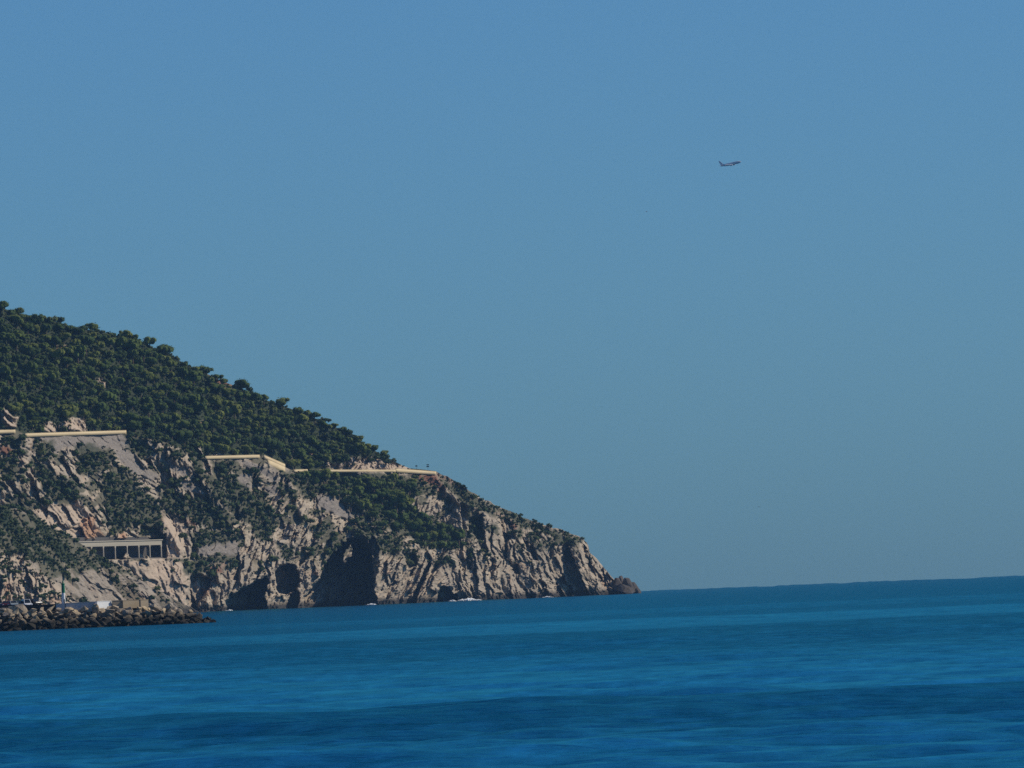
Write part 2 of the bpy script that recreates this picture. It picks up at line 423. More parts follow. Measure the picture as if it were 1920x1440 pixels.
OCHRE = [[(150, 975), (172, 966), (198, 1011), (150, 1012)], [(222, 1002), (230, 995), (236, 1000), (232, 1012), (222, 1012)], [(385, 1100), (393, 1098), (394, 1112), (386, 1118)]]
VEG = [[(5, 836), (15, 818), (30, 815), (46, 828), (47, 836), (30, 839), (12, 837)], [(0, 855), (25, 850), (33, 870), (32, 900), (10, 905), (0, 900)],
       [(58, 868), (75, 875), (100, 885), (115, 895), (143, 895), (146, 925), (135, 947), (110, 947), (85, 927), (70, 900)],
       [(88, 830), (101, 825), (103, 845), (95, 862), (70, 857), (58, 832)],
       [(140, 837), (165, 832), (210, 846), (217, 860), (200, 880), (165, 892), (143, 886), (150, 865)],
       [(188, 892), (225, 880), (250, 900), (270, 920), (302, 945), (302, 987), (240, 987), (213, 987), (200, 970), (193, 930)],
       [(232, 811), (276, 811), (270, 830), (285, 850), (265, 864), (243, 845)], [(320, 897), (336, 902), (338, 915), (318, 908)],
       [(295, 915), (320, 920), (345, 935), (380, 940), (422, 960), (400, 987), (340, 978), (308, 957)],
       [(350, 845), (386, 861), (380, 880), (402, 893), (440, 897), (472, 917), (500, 922), (506, 970), (522, 985), (500, 1017), (478, 1010), (470, 985), (430, 962), (400, 927), (385, 907), (365, 882)],
       [(395, 862), (440, 862), (442, 885), (405, 882)], [(505, 862), (530, 880), (560, 890), (600, 925), (580, 940), (545, 905), (515, 880)],
       [(565, 883), (600, 872), (650, 887), (740, 887), (768, 892), (790, 905), (830, 930), (800, 926), (760, 932), (742, 928), (770, 957), (790, 970), (822, 985), (862, 1000), (868, 1027), (835, 1032), (790, 1027), (770, 1007), (720, 992), (680, 972), (650, 942), (600, 922), (575, 907)],
       [(360, 1012), (375, 990), (400, 996), (450, 1000), (445, 1014), (365, 1026)],
       [(325, 1048), (360, 1046), (440, 1041), (447, 1055), (440, 1067), (400, 1062), (385, 1075), (345, 1079), (345, 1060)],
       [(583, 985), (612, 980), (617, 1000), (590, 1012)], [(878, 965), (900, 965), (906, 1000), (912, 1052), (895, 1012), (880, 1000)],
       [(753, 1035), (780, 1030), (786, 1050), (765, 1062)], [(698, 1010), (730, 1000), (762, 1025), (740, 1042), (713, 1037)],
       [(524, 1024), (550, 1030), (547, 1046), (529, 1046)], [(205, 973), (225, 968), (238, 985), (226, 1001), (204, 996)], [(262, 975), (302, 985), (302, 1006), (262, 1006)],
       [(815, 890), (860, 905), (900, 936), (960, 964), (1010, 984), (1060, 998), (1095, 1012), (1070, 1022), (1020, 1000), (960, 984), (900, 955), (870, 950), (850, 925)],
       [(660, 985), (700, 985), (720, 1000), (690, 1015), (660, 1005)], [(820, 1040), (845, 1050), (850, 1062), (825, 1055)], [(1035, 1000), (1080, 1010), (1075, 1025), (1040, 1018)],
       [(985, 1000), (1010, 1000), (1005, 1020), (990, 1015)]]
WOOD_LOW = [(565, 896), (600, 887), (640, 900), (740, 903), (768, 906), (785, 905), (765, 925), (742, 930), (770, 957), (790, 972), (822, 988), (860, 1003), (865, 1025), (835, 1030), (790, 1025), (770, 1007), (720, 990), (680, 970), (650, 942), (600, 920), (575, 905)]
# coves, caves and clefts: outline, metres cut back
RECESS = [([(514, 1078), (519, 1064), (530, 1058), (541, 1055), (554, 1060), (561, 1075), (563, 1090), (556, 1104), (540, 1111), (527, 1116), (519, 1104)], 34, 1.3),
          ([(575, 1150), (566, 1134), (571, 1118), (585, 1098), (600, 1086), (606, 1064), (622, 1040), (640, 1018), (655, 1010), (684, 1012), (694, 1036), (697, 1060), (702, 1085), (701, 1110), (709, 1135), (710, 1150)], 66, 1.5),
          ([(640, 1060), (646, 1034), (659, 1018), (664, 1028), (660, 1042), (650, 1052)], -60, 1.2),
          ([(428, 1152), (424, 1132), (430, 1116), (455, 1103), (478, 1092), (498, 1082), (504, 1092), (494, 1115), (500, 1135), (506, 1152)], 46, 1.5),
          ([(545, 1112), (558, 1105), (560, 1122), (556, 1150), (540, 1150), (536, 1138)], 16, 1.3),
          ([(761, 1136), (766, 1118), (785, 1088), (799, 1062), (804, 1050), (806, 1062), (800, 1082), (786, 1108), (779, 1136)], 22, 1.2),
          ([(818, 1132), (824, 1102), (831, 1097), (845, 1106), (858, 1118), (853, 1132)], 22, 1.3),
          ([(356, 1082), (375, 1074), (398, 1086), (388, 1108), (376, 1126), (366, 1150), (357, 1150), (355, 1110)], 16, 2),
          ([(882, 968), (900, 966), (906, 985), (908, 1008), (893, 1012), (880, 995)], 16, 2), ([(980, 1012), (1000, 1024), (1008, 1052), (994, 1050), (984, 1032)], 13, 1.5),
          ([(1054, 1036), (1070, 1026), (1074, 1056), (1060, 1054)], 12, 1.5), ([(1090, 1024), (1098, 1030), (1110, 1072), (1098, 1068), (1092, 1050)], 10, 1.5),
          ([(1040, 1085), (1056, 1080), (1068, 1098), (1074, 1125), (1050, 1125)], 14, 1.5), ([(1000, 1092), (1016, 1086), (1030, 1110), (1026, 1128), (1008, 1128)], 12, 1.5),
          ([(1124, 1076), (1130, 1084), (1146, 1108), (1158, 1118), (1136, 1120), (1126, 1096)], 12, 1.5), ([(948, 1000), (958, 1002), (952, 1045), (944, 1050)], 11, 1.5),
          ([(955, 1052), (972, 1058), (975, 1075), (960, 1070)], 10, 1.5), ([(995, 1070), (1010, 1068), (1014, 1084), (1000, 1086)], 8, 1.5),
          ([(862, 1050), (880, 1044), (882, 1066), (866, 1068)], 11, 1.5), ([(912, 1052), (924, 1045), (928, 1070), (920, 1082), (914, 1070)], 10, 1.5),
          ([(690, 1012), (700, 1006), (712, 1030), (705, 1048), (695, 1040)], 10, 1.5), ([(756, 1036), (778, 1040), (782, 1062), (766, 1064)], 9, 1.5),
          ([(610, 1020), (616, 1012), (622, 1030), (612, 1040), (604, 1034)], 8, 1.2), ([(262, 986), (300, 992), (303, 1010), (262, 1008)], 12, 2),
          ([(303, 1004), (311, 1000), (312, 1050), (303, 1050)], 14, 1.0), ([(130, 1012), (303, 1008), (303, 1046), (130, 1052)], 30, 1.0),
          ([(425, 935), (440, 935), (450, 965), (445, 975), (430, 960)], 9, 2)]
RIDGES = [([(285, 815), (320, 838), (360, 875), (395, 915), (430, 955)], 13, 70, 30), ([(40, 818), (48, 850), (44, 900), (58, 940)], 9, 40, 20),
          ([(85, 850), (110, 885), (150, 920), (185, 960), (198, 1000)], 9, 40, 16), ([(495, 862), (540, 900), (562, 940), (576, 985), (572, 1030)], 13, 55, 25),
          ([(815, 890), (850, 930), (905, 962), (918, 978), (916, 1020), (908, 1050)], 6, 24, 12), ([(960, 972), (966, 1010), (958, 1045)], 8, 16, 8),
          ([(1072, 1008), (1090, 1040), (1095, 1062)], 9, 18, 8), ([(1090, 1060), (1118, 1085), (1135, 1112)], 9, 40, 10), ([(668, 990), (700, 1015), (712, 1050), (706, 1100)], 10, 12, 20),
          ([(795, 1030), (790, 1070), (770, 1110)], 8, 16, 14), ([(305, 970), (330, 1010), (340, 1045)], 9, 18, 12), ([(350, 1060), (352, 1100), (350, 1140)], 9, 30, 6),
          ([(640, 880), (690, 930), (740, 975), (800, 1010)], -10, 40, 40)]

def interp(pts, x):
    p = np.array(pts, float); return np.interp(x, p[:, 0], p[:, 1])

class Sheet:
    """a hillside surface laid out in columns and rows; keeps its distance map for planting things on it"""
    def lookup(s, px, py):
        ci = np.clip((np.asarray(px, float) - s.xs[0]) / (s.xs[1] - s.xs[0]), 0, len(s.xs) - 1.001)
        i0 = ci.astype(int); fr = ci - i0
        def col(i):
            v = np.clip((s.ybot[i] - py) / (s.ybot[i] - s.ytop[i]) * (s.nr - 1), 0, s.nr - 1.001)
            j = v.astype(int); f = v - j
            return s.D[j, i] * (1 - f) + s.D[j + 1, i] * f
        return col(i0) * (1 - fr) + col(i0 + 1) * fr
    def inside(s, px, py):
        return (py > np.interp(px, s.xs, s.ytop)) & (py < np.interp(px, s.xs, s.yw))

def rock_noise(X, Y, seed, zones):
    """broken strata; zones: (x0, x1, lean of the bedding from vertical in degrees, + leans right)"""
    wx = X + (fbm(X / 30, Y / 30, seed + 1, 4) - 0.5) * 16; wy = Y + (fbm(X / 30, Y / 30, seed + 2, 4) - 0.5) * 16
    out = np.zeros_like(X); tot = np.zeros_like(X) + 1e-6
    for i, (x0, x1, lean, sc) in enumerate(zones):
        w = sstep(x0 - 25, x0 + 25, X + (fbm(Y / 40, X / 80, seed + i, 2) - 0.5) * 60) * sstep(x1 + 25, x1 - 25, X)
        sel = w > 0.002
        if not sel.any(): continue
        a = math.radians(lean); x = wx[sel]; y = wy[sel]; q = seed + 7 * i
        u = x * math.cos(a) + y * math.sin(a); v = -x * math.sin(a) + y * math.cos(a)
        n = facets(u / (34 * sc), v / (95 * sc), q, 1.2) * 8.0
        n += facets(u / (14 * sc), v / (40 * sc), q + 50, 1.4) * 4.4
        n += facets(u / 6.5, v / 15, q + 90, 1.4) * 2.4
        n += facets(u / 3.4, v / 6, q + 130, 1.3) * 0.8
        n += (fbm(u / 5, v / 36, q + 170, 3) - 0.5) * 5.0
        out[sel] += w[sel] * n; tot += w
    return out / np.maximum(tot, 0.3)

def finish_sheet(s, name, X, Y, D, zone, zone_b, back, label, smooth=False):
    nr, nc = X.shape; s.D = D; s.nr = nr
    P = unproj(X, Y, D)
    top = P[-1]; rows = []
    for k in range(1, 15):                                   # the far side of the hill
        t = k / 14.0; q = top.copy()
        q[:, 1] += back * t; q[:, 0] += top[:, 0] * (back * t / top[:, 1])
        q[:, 2] = top[:, 2] - (top[:, 2] + 14) * t ** 1.5
        rows.append(q)
    full = np.concatenate([P, np.stack(rows)], 0)
    me = mesh_from(name, full.reshape(-1, 3), grid_faces(nr + 14, nc))
    for an, z in (('zone', zone), ('zone_b', zone_b)):
        zz = np.concatenate([z, np.repeat(z[-1:], 14, 0)], 0)
        at = me.attributes.new(an, 'FLOAT_COLOR', 'POINT')
        at.data.foreach_set('color', np.concatenate([zz, np.ones(zz.shape[:2] + (1,))], -1).astype(np.float32).ravel())
    return obj(name, me, M_ROCK, label=label, kind='structure')

def build_headland():
    s = Sheet(); s.xs = np.arange(-290, 1178, 1.35); nc = len(s.xs); nr = 400
    D0 = interp(DNODES, s.xs); s.yw = water_y(s.xs, D0)
    s.ybot = s.yw + 10
    jag = (fbm(s.xs / 9, s.xs * 0, 5, 3) - 0.5) * 5 * sstep(815, 830, s.xs)
    s.ytop = np.minimum(interp(SKYLINE, s.xs) + jag, s.yw - 1)
    v = np.linspace(0, 1, nr)[:, None]
    Y = s.ybot * (1 - v) + s.ytop * v; X = np.repeat(s.xs[None], nr, 0)
    H = s.yw - Y                                              # pixels above the water
    road = interp(ROAD, X)
    m = 0.29
    k = 0.38 + 0.55 * sstep(70, 125, H) + 0.55 * sstep(2, -8, Y - road)
    right = sstep(840, 890, X)
    topd = Y - s.ytop
    k = k * (1 - right) + right * (0.42 + 0.8 * sstep(45, 20, topd))
    wx = X + (fbm(X / 12, Y / 12, 61, 3) - 0.5) * 12; wy = Y + (fbm(X / 12, Y / 12, 62, 3) - 0.5) * 12
    cut = np.maximum.reduce([poly_mask(X, Y, p, 3) for p in PALES[1:6]])
    k = k * (1 - 0.5 * cut)
    dz = -np.diff(Y, axis=0, prepend=Y[:1]) * m
    D = D0 + np.cumsum(k * dz, 0) - 10 * 0.38 * m
    on_road = ((X < 240) | ((X > 383) & (X < 823)))
    D += 9.0 * sstep(0.6, -0.8, Y - road) * on_road         # the road bench
    for pl, A, wl, wr in RIDGES:
        p = np.array(pl, float); xr = np.interp(Y, p[:, 1], p[:, 0]) + (fbm(Y / 20, X / 60, 71, 3) - 0.5) * 12
        fade = sstep(p[0, 1] - 12, p[0, 1] + 12, Y) * sstep(p[-1, 1] + 25, p[-1, 1] - 25, Y)
        d = X - xr
        D -= A * fade * np.clip(1 - np.where(d < 0, -d / wl, d / wr), 0, 1)
    scree = np.maximum.reduce([poly_mask(wx, wy, p, 3) for p in SCREE])
    red = np.maximum.reduce([poly_mask(wx, wy, p, 5) for p in REDS])
    pale = np.maximum.reduce([poly_mask(wx, wy, p, 2.5) for p in PALES])
    ochre = np.maximum.reduce([poly_mask(wx, wy, p, 4) for p in OCHRE])
    veg = np.maximum.reduce([poly_mask(wx, wy, p, 5) for p in VEG])
    above = sstep(3, -6, Y - road) * (X < 830)
    soil = np.maximum(veg * 0.85, above * (1 - pale))
    patch = sstep(0.50, 0.62, fbm(X / 22, Y / 16, 91, 4)) * sstep(60, 110, H)
    soil = np.maximum(soil, patch * 0.75 * (1 - scree) * (1 - pale))
    ra = np.clip(1 - 0.75 * soil, 0.2, 1) * (1 - 0.80 * scree) * (1 - 0.45 * pale * (Y > 930))
    near_road = np.exp(-((Y - road) / 5.0) ** 2) * on_road
    ra = ra * (1 - 0.8 * near_road)
    D += ra * rock_noise(X, Y, 200, [(-400, 300, -40, 1.0), (300, 420, -12, 1.0), (420, 640, 22, 1.0), (640, 840, 26, 1.1), (840, 1000, -12, 0.9), (1000, 1300, -26, 1.0)])
    D += (1 - ra) * (fbm(X / 6, Y / 6, 300, 3) - 0.5) * 2.4
    D += (fbm(X / 90, Y / 80, 310, 3) - 0.5) * 12 * sstep(10, 60, H)
    for pl, amt, soft in RECESS:
        ja = 8 if pl[0][0] < 860 else 15; jx = X + (fbm(X / 8, Y / 8, 63, 4) - 0.5) * ja; jy = Y + (fbm(X / 8, Y / 8, 64, 4) - 0.5) * ja
        if pl[0][0] in (303, 130): jx, jy = X, Y
        D += amt * (0.75 if pl[0][0] > 860 else 1) * poly_mask(jx, jy, pl, soft)
    lip = sstep(-1.5, 1.5, Y - interp([(120, 1052), (190, 1049), (306, 1046), (400, 1046)], X)) * sstep(372, 315, X)
    D -= 16 * lip
    fin = poly_mask(jx, jy, [(226, 1062), (230, 1043), (236, 1034), (243, 1045), (250, 1062)], 1.2) + poly_mask(jx, jy, [(274, 1060), (277, 1043), (284, 1050), (290, 1060)], 1.2)
    D -= 44 * np.clip(fin, 0, 1) * (1 - lip) * (Y < 1056)
    zone = np.stack([scree, red * (1 - veg * 0.5), soil * (1 - red)], -1); zb = np.stack([pale, ochre, pale * 0], -1)
    finish_sheet(s, 'headland', X, Y, D, zone, zb, 170.0, 'steep limestone headland with sea caves, scree and scrub')
    s.veg = lambda x, y: np.maximum.reduce([poly_mask(x, y, p, 4) for p in VEG])
    s.bare = lambda x, y: np.maximum.reduce([np.maximum(poly_mask(x, y, p, 3), poly_mask(x, y - 5, p, 3)) for p in SCREE + PALES])
    s.cave = lambda x, y: np.maximum.reduce([poly_mask(x, y, p[0], 2) for p in RECESS[:8]] + [poly_mask(x, y, RECESS[-2][0], 2)])
    s.H = lambda x, y: np.interp(x, s.xs, s.yw) - y
    return s
HEAD = build_headland()

# nearer spur behind the harbour
SPUR_TOP = [(-300, 840), (-120, 905), (0, 950), (30, 953), (62, 966), (100, 990), (148, 1017), (190, 1045), (240, 1070), (290, 1105), (340, 1131), (375, 1147), (392, 1158)]
SPUR_VEG = [[(-20, 948), (62, 962), (150, 1014), (192, 1043), (240, 1068), (262, 1086), (235, 1078), (190, 1062), (172, 1067), (150, 1077), (120, 1058), (132, 1088), (112, 1082), (92, 1088), (70, 1060), (45, 1040), (25, 1042), (0, 1034), (-20, 1034)],
            [(0, 1060), (20, 1056), (24, 1072), (8, 1068)], [(-290, 840), (-20, 945), (-20, 1034), (-290, 960)]]
def build_spur():
    s = Sheet(); s.xs = np.arange(-290, 388, 1.35); nr = 190
    D0 = interp([(-300, 4080), (0, 4180), (390, 4420)], s.xs); s.yw = water_y(s.xs, D0); s.ybot = s.yw + 10
    s.ytop = np.minimum(interp(SPUR_TOP, s.xs) + (fbm(s.xs / 8, s.xs * 0, 6, 3) - 0.5) * 5, s.yw - 1)
    v = np.linspace(0, 1, nr)[:, None]; Y = s.ybot * (1 - v) + s.ytop * v; X = np.repeat(s.xs[None], nr, 0)
    H = s.yw - Y
    cliff = poly_mask(X, Y, [(-300, 1000), (-20, 1035), (45, 1032), (60, 1060), (100, 1090), (140, 1125), (140, 1180), (-300, 1180)], 10)
    k = 1.15 * (1 - cliff) + 0.35 * cliff
    D = D0 + np.cumsum(k * -np.diff(Y, axis=0, prepend=Y[:1]) * 0.265, 0)
    wx = X + (fbm(X / 12, Y / 12, 161, 3) - 0.5) * 14; wy = Y + (fbm(X / 12, Y / 12, 162, 3) - 0.5) * 14
    veg = np.maximum.reduce([poly_mask(wx, wy, p, 5) for p in SPUR_VEG])
    streak = sstep(0.47, 0.6, fbm((X - Y * 0.9) / 11, (X * 0.5 + Y) / 50, 191, 3))
    soil = np.clip(veg * 0.75 + (1 - cliff) * 0.55 * streak, 0, 1)
    scree = (1 - cliff) * 0.5 * (1 - veg)
    pale = cliff * 0.6
    ochre = np.maximum(poly_mask(wx, wy, [(10, 1092), (18, 1090), (20, 1128), (8, 1128)], 5) * 0.9, poly_mask(wx, wy, [(240, 1098), (262, 1112), (278, 1130), (238, 1130)], 5) * 0.6)
    ochre = np.maximum(ochre, 0.5 * poly_mask(wx, wy, [(90, 1118), (115, 1115), (112, 1132), (88, 1132)], 5))
    ra = np.clip(0.28 + 0.6 * cliff - 0.1 * veg, 0.15, 1)
    D += ra * rock_noise(X, Y, 400, [(-400, 110, -10, 1.0), (110, 500, -45, 0.9)])
    D += (fbm(X / 60, Y / 60, 410, 3) - 0.5) * 16 * sstep(5, 40, H) + (fbm(X / 6, Y / 6, 411, 3) - 0.5) * 2.5
    zone = np.stack([scree, 0.25 * streak * (1 - veg) * (1 - cliff), soil], -1); zb = np.stack([pale, ochre, ochre * 0], -1)
    finish_sheet(s, 'rocky_spur', X, Y, D, zone, zb, 60.0, 'brown rocky spur with low scrub sloping down behind the harbour')
    s.veg = lambda x, y: np.maximum.reduce([poly_mask(x, y, p, 4) for p in SPUR_VEG])
    s.bare = lambda x, y: np.zeros_like(x); s.cave = s.bare
    s.H = lambda x, y: np.interp(x, s.xs, s.yw) - y
    return s
SPUR = build_spur()

# rock islet at the tip: a real lump of rock standing in the water
def build_islet():
    """cluster of broken blocks fused into one dark rock at the foot of the point"""
    r = np.random.default_rng(77); bm = bmesh.new()
    for px, top, w in ((1160, 1083, 24), (1167, 1079, 17), (1178, 1082, 24), (1188, 1091, 22), (1196, 1102, 14), (1172, 1095, 36)):
        D = 5150.0 + r.uniform(-8, 8); wy = float(water_y(np.array([px]), np.array([D]))[0]); s = D / F
        c = unproj(px, wy, D); hz = (wy - top) * s; vs_ = []
        for k in range(60):
            z = -2.0 + (hz + 2.0) * r.random() ** 0.55; t = max(0.0, z) / hz; a = r.uniform(0, 6.283)
            q = w * 0.5 * s * (1.15 - 0.8 * t ** 2) * r.uniform(0.85, 1.05)
            vs_.append(bm.verts.new((c[0] + math.cos(a) * q - t * 0.6, c[1] + math.sin(a) * q * 1.5, c[2] + z)))
        bmesh.ops.convex_hull(bm, input=vs_)
    bmesh.ops.delete(bm, geom=[v for v in bm.verts if not v.link_faces], context='VERTS')
    me = bpy.data.meshes.new('rock_islet'); bm.to_mesh(me); bm.free()
    for an in ('zone', 'zone_b'): me.attributes.new(an, 'FLOAT_COLOR', 'POINT')
    obj('rock_islet', me, M_DARKROCK, label='dark jagged rock islet at the very tip of the headland', cat='rock')
build_islet()

# ------------------------------------------------------------------ road parapets, road, signs
def strip_mesh(name, pts, thick, h, base_drop=0.5):
    """wall following world points pts (bottom of the camera side)"""
    pts = np.array(pts); n = len(pts); V = []
    for i in range(n):
        d = pts[min(i + 1, n - 1)] - pts[max(i - 1, 0)]; nrm = np.array([-d[1], d[0], 0]); nrm /= np.linalg.norm(nrm)
        if nrm[0] > 0: nrm = -nrm                              # inland
        p = pts[i]
        for q, z in ((0, -base_drop), (0, h), (1, h), (1, -base_drop)):
            V.append(p + nrm * thick * q + np.array([0, 0, z]))
    F_ = []
    for i in range(n - 1):
        for k in range(4):
            a = i * 4 + k; b = i * 4 + (k + 1) % 4; F_.append((a, b, b + 4, a + 4))
    F_ += [(0, 3, 2, 1), (n * 4 - 4, n * 4 - 3, n * 4 - 2, n * 4 - 1)]
    return mesh_from(name, np.array(V), np.array(F_))

def wall_points(a, b, step=4.0, lift=1.2):
    n = max(2, int(abs(b[0] - a[0]) / step) + 1)
    xs = np.linspace(a[0], b[0], n); ys = np.linspace(a[1], b[1], n)
    D = HEAD.lookup(xs, ys + 2.0)
    k = np.polyfit(xs, D, min(2, n - 1)); Ds = np.polyval(k, xs)      # a smooth line laid along the slope
    Ds = Ds - 2.0
    return unproj(xs, ys, Ds), xs, ys, Ds

PAR = [((-60, 813), (29, 811), 1.5, 'cream stone road parapet at the left edge, above a dark bush'),
       ((48, 818), (237, 812), 1.5, 'long cream stone road parapet above the grey scree slope'),
       ((385, 860), (487, 857.5), 1.4, 'cream stone road parapet in the middle, above the fan of scree'),
       ((495, 858.5), (535, 876), 1.7, 'short cream stone parapet running downhill to the right'),
       ((552, 884.5), (577, 884), 1.2, 'shortest cream parapet, just left of the lower pine wood'),
       ((598, 884), (742, 884), 1.0, 'thin cream parapet below the pale rock cutting'),
       ((742, 884), (818, 889.5), 1.7, 'cream stone parapet on the skyline at the road bend')]
road_pts = []
for a, b, h, lab in PAR:
    P, xs, ys, Ds = wall_points(a, b)
    w = obj('parapet', strip_mesh('parapet', P, 0.5, h), M_PARAPET, label=lab, cat='parapet', group='parapets along the coast road')
    cop = P.copy(); cop[:, 2] += h + 0.003
    cp = obj('coping', strip_mesh('coping', cop + np.array([0.06, -0.02, 0]), 0.62, 0.14, 0.0), M_PARAPET, parent=w)
    V = []
    for i, p in enumerate(P):
        d = P[min(i + 1, len(P) - 1)] - P[max(i - 1, 0)]; nn = np.array([-d[1], d[0], 0]); nn /= np.linalg.norm(nn)
        if nn[0] > 0: nn = -nn
        V += [p + nn * 0.55 + np.array([0, 0, 0.25]), p + nn * 7.0 + np.array([0, 0, 0.25])]
    n = len(P); F_ = [(2 * i, 2 * i + 1, 2 * i + 3, 2 * i + 2) for i in range(n - 1)]
    obj('coast_road', mesh_from('coast_road', np.array(V), np.array(F_)), M_ASPHALT, label='asphalt coast road behind the cream parapet', kind='structure')
# tall masonry face under the downhill parapet
P, *_ = wall_points((503, 867), (535, 881)); 
obj('retaining_wall', strip_mesh('retaining_wall', P - np.array([0, 0, 0.6]), 0.8, 2.2, 1.5), M_PARAPET, label='rough cream retaining wall under the downhill parapet', cat='wall')

def sign(px, py_base, h, boards, label):
    D = float(HEAD.lookup(np.array([px]), np.array([py_base + 3.0]))[0]) + 1.5
    b = unproj(px, py_base, D); m = MB(); m.lathe([(0.06, -1.0), (0.06, h)], 8)
    e = obj('road_sign', None, loc=b, label=label, cat='road sign', group='signs at the road bend')
    obj('post', m.mesh('post'), M_TIN, parent=e)
    for z, w, hh in boards:
        q = MB(); q.box(-w / 2, w / 2, -0.12, -0.07, z - hh / 2, z + hh / 2); q.box(-w / 2 + .06, w / 2 - .06, -0.07, -0.062, z - hh / 2 + .06, z + hh / 2 - .06)
        obj('sign_board', q.mesh('sign_board'), M_TIN, parent=e)
sign(802.5, 885, 4.6, [(4.2, 1.5, 0.55), (3.2, 1.6, 0.6)], 'dark road sign with two boards on the skyline parapet')
sign(781, 883, 3.2, [(2.9, 1.2, 0.7)], 'small single dark sign left of the two-board sign')

# ------------------------------------------------------------------ rockfall gallery over the lower road
def build_gallery():
    A = unproj(128.0, 1051.0, 4576.0); B = unproj(303.0, 1047.5, 4680.0)
    z0 = float(min(A[2], B[2])); A[2] = z0; B[2] = z0
    e = B - A; L = float(np.linalg.norm(e)); ang = math.atan2(e[1], e[0])
    g = obj('rockfall_gallery', None, loc=A, label='concrete rockfall gallery with square columns over the lower road', cat='gallery')
    g.rotation_euler = (0, 0, ang)
    # local: x along the road, -y towards the sea, z up
    H = 7.6
    m = MB(); m.box(-1, L, -0.55, 0.15, H, H + 2.5); obj('fascia_beam', m.mesh('fascia_beam'), M_CONC, g)
    m = MB(); m.box(-1, L + 0.5, -1.0, 11, H + 2.503, H + 3.0); obj('roof_slab', m.mesh('roof_slab'), M_CONC, g)
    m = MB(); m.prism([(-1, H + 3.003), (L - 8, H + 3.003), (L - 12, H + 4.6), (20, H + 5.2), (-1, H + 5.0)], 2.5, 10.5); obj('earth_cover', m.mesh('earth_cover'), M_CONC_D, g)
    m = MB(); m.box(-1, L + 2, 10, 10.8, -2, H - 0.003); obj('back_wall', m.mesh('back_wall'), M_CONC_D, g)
    m = MB(); m.box(-1, L + 6, -1.2, 10, -1.5, -0.02); obj('road_deck', m.mesh('road_deck'), M_ASPHALT, g)
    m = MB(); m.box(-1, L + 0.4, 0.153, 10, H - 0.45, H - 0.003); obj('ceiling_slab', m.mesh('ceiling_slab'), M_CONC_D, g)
    px = [149.5, 171, 193, 215, 237.5, 259.5, 280.5, 302.3]
    for x in px:
        t = (x - 128.0) / (303.0 - 128.0) * L - 0.2
        m = MB(); m.prism([(t - 0.32, -1.5), (t + 0.32, -1.5), (t + 0.32, H - 1.2), (t + 0.9, H - 0.003), (t - 0.9, H - 0.003), (t - 0.32, H - 1.2)], -0.5, 0.1)
        obj('column', m.mesh('column'), M_CONC, g)
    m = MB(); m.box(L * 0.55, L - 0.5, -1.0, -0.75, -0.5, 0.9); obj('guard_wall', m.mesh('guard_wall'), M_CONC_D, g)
    return g
build_gallery()

# ------------------------------------------------------------------ foliage meshes
def cube_sphere(n=2):
    V = []; Q = []
    lin = np.linspace(-1, 1, n + 1)
    for ax in range(3):
        for sg in (-1, 1):
            base = len(V)
            for a in lin:
                for b in lin:
                    p = [0, 0, 0]; p[ax] = sg; p[(ax + 1) % 3] = a; p[(ax + 2) % 3] = b * sg
                    p = np.array(p, float); V.append(p / np.linalg.norm(p))
            for i in range(n):
                for j in range(n):
                    k = base + i * (n + 1) + j; Q.append((k, k + n + 1, k + n + 2, k + 1))
    return np.array(V), np.array(Q)
CSV, CSQ = cube_sphere(2)

def leaf_cloud(seed, lobes, leaves, leaf, flat=0.75, spread=(1, 1, 0.6), core=0.88):
    """crown of unit radius: lobes with a dark core and many small leaf faces over them"""
    r = np.random.default_rng(seed); V = []; Q = []; n = 0
    C = []
    for i in range(lobes):
        a = r.uniform(0, 6.283); d = 0 if i == 0 else r.uniform(0.35, 0.72)
        C.append((np.array([math.cos(a) * d * spread[0], math.sin(a) * d * spread[1], r.uniform(-0.35, 0.55) * spread[2]]), r.uniform(0.26, 0.52) if i else 0.58))
    for c, rad in C:
        v = CSV * rad * core * (1 + (r.random((len(CSV), 1)) - 0.5) * 0.3); v[:, 2] *= flat
        V.append(v + c); Q.append(CSQ + n); n += len(v)
    per = leaves // lobes
    for c, rad in C:
        d = r.normal(size=(per, 3)); d[:, 2] += 0.25; d /= np.linalg.norm(d, axis=1)[:, None]
        p = c + d * rad * r.uniform(0.72, 1.32, (per, 1)) * np.array([1, 1, flat])
        nn = d + r.normal(size=(per, 3)) * 0.42; nn /= np.linalg.norm(nn, axis=1)[:, None]
        t = np.cross(nn, r.normal(size=(per, 3))); t /= np.linalg.norm(t, axis=1)[:, None]; b = np.cross(nn, t)
        s = leaf * r.uniform(0.6, 1.4, (per, 1)); s2 = s * r.uniform(0.5, 0.9, (per, 1))
        quad = np.stack([p - t * s, p - b * s2, p + t * s, p + b * s2], 1)
        V.append(quad.reshape(-1, 3)); Q.append(np.arange(per * 4).reshape(-1, 4) + n); n += per * 4
    return np.concatenate(V), np.concatenate(Q)

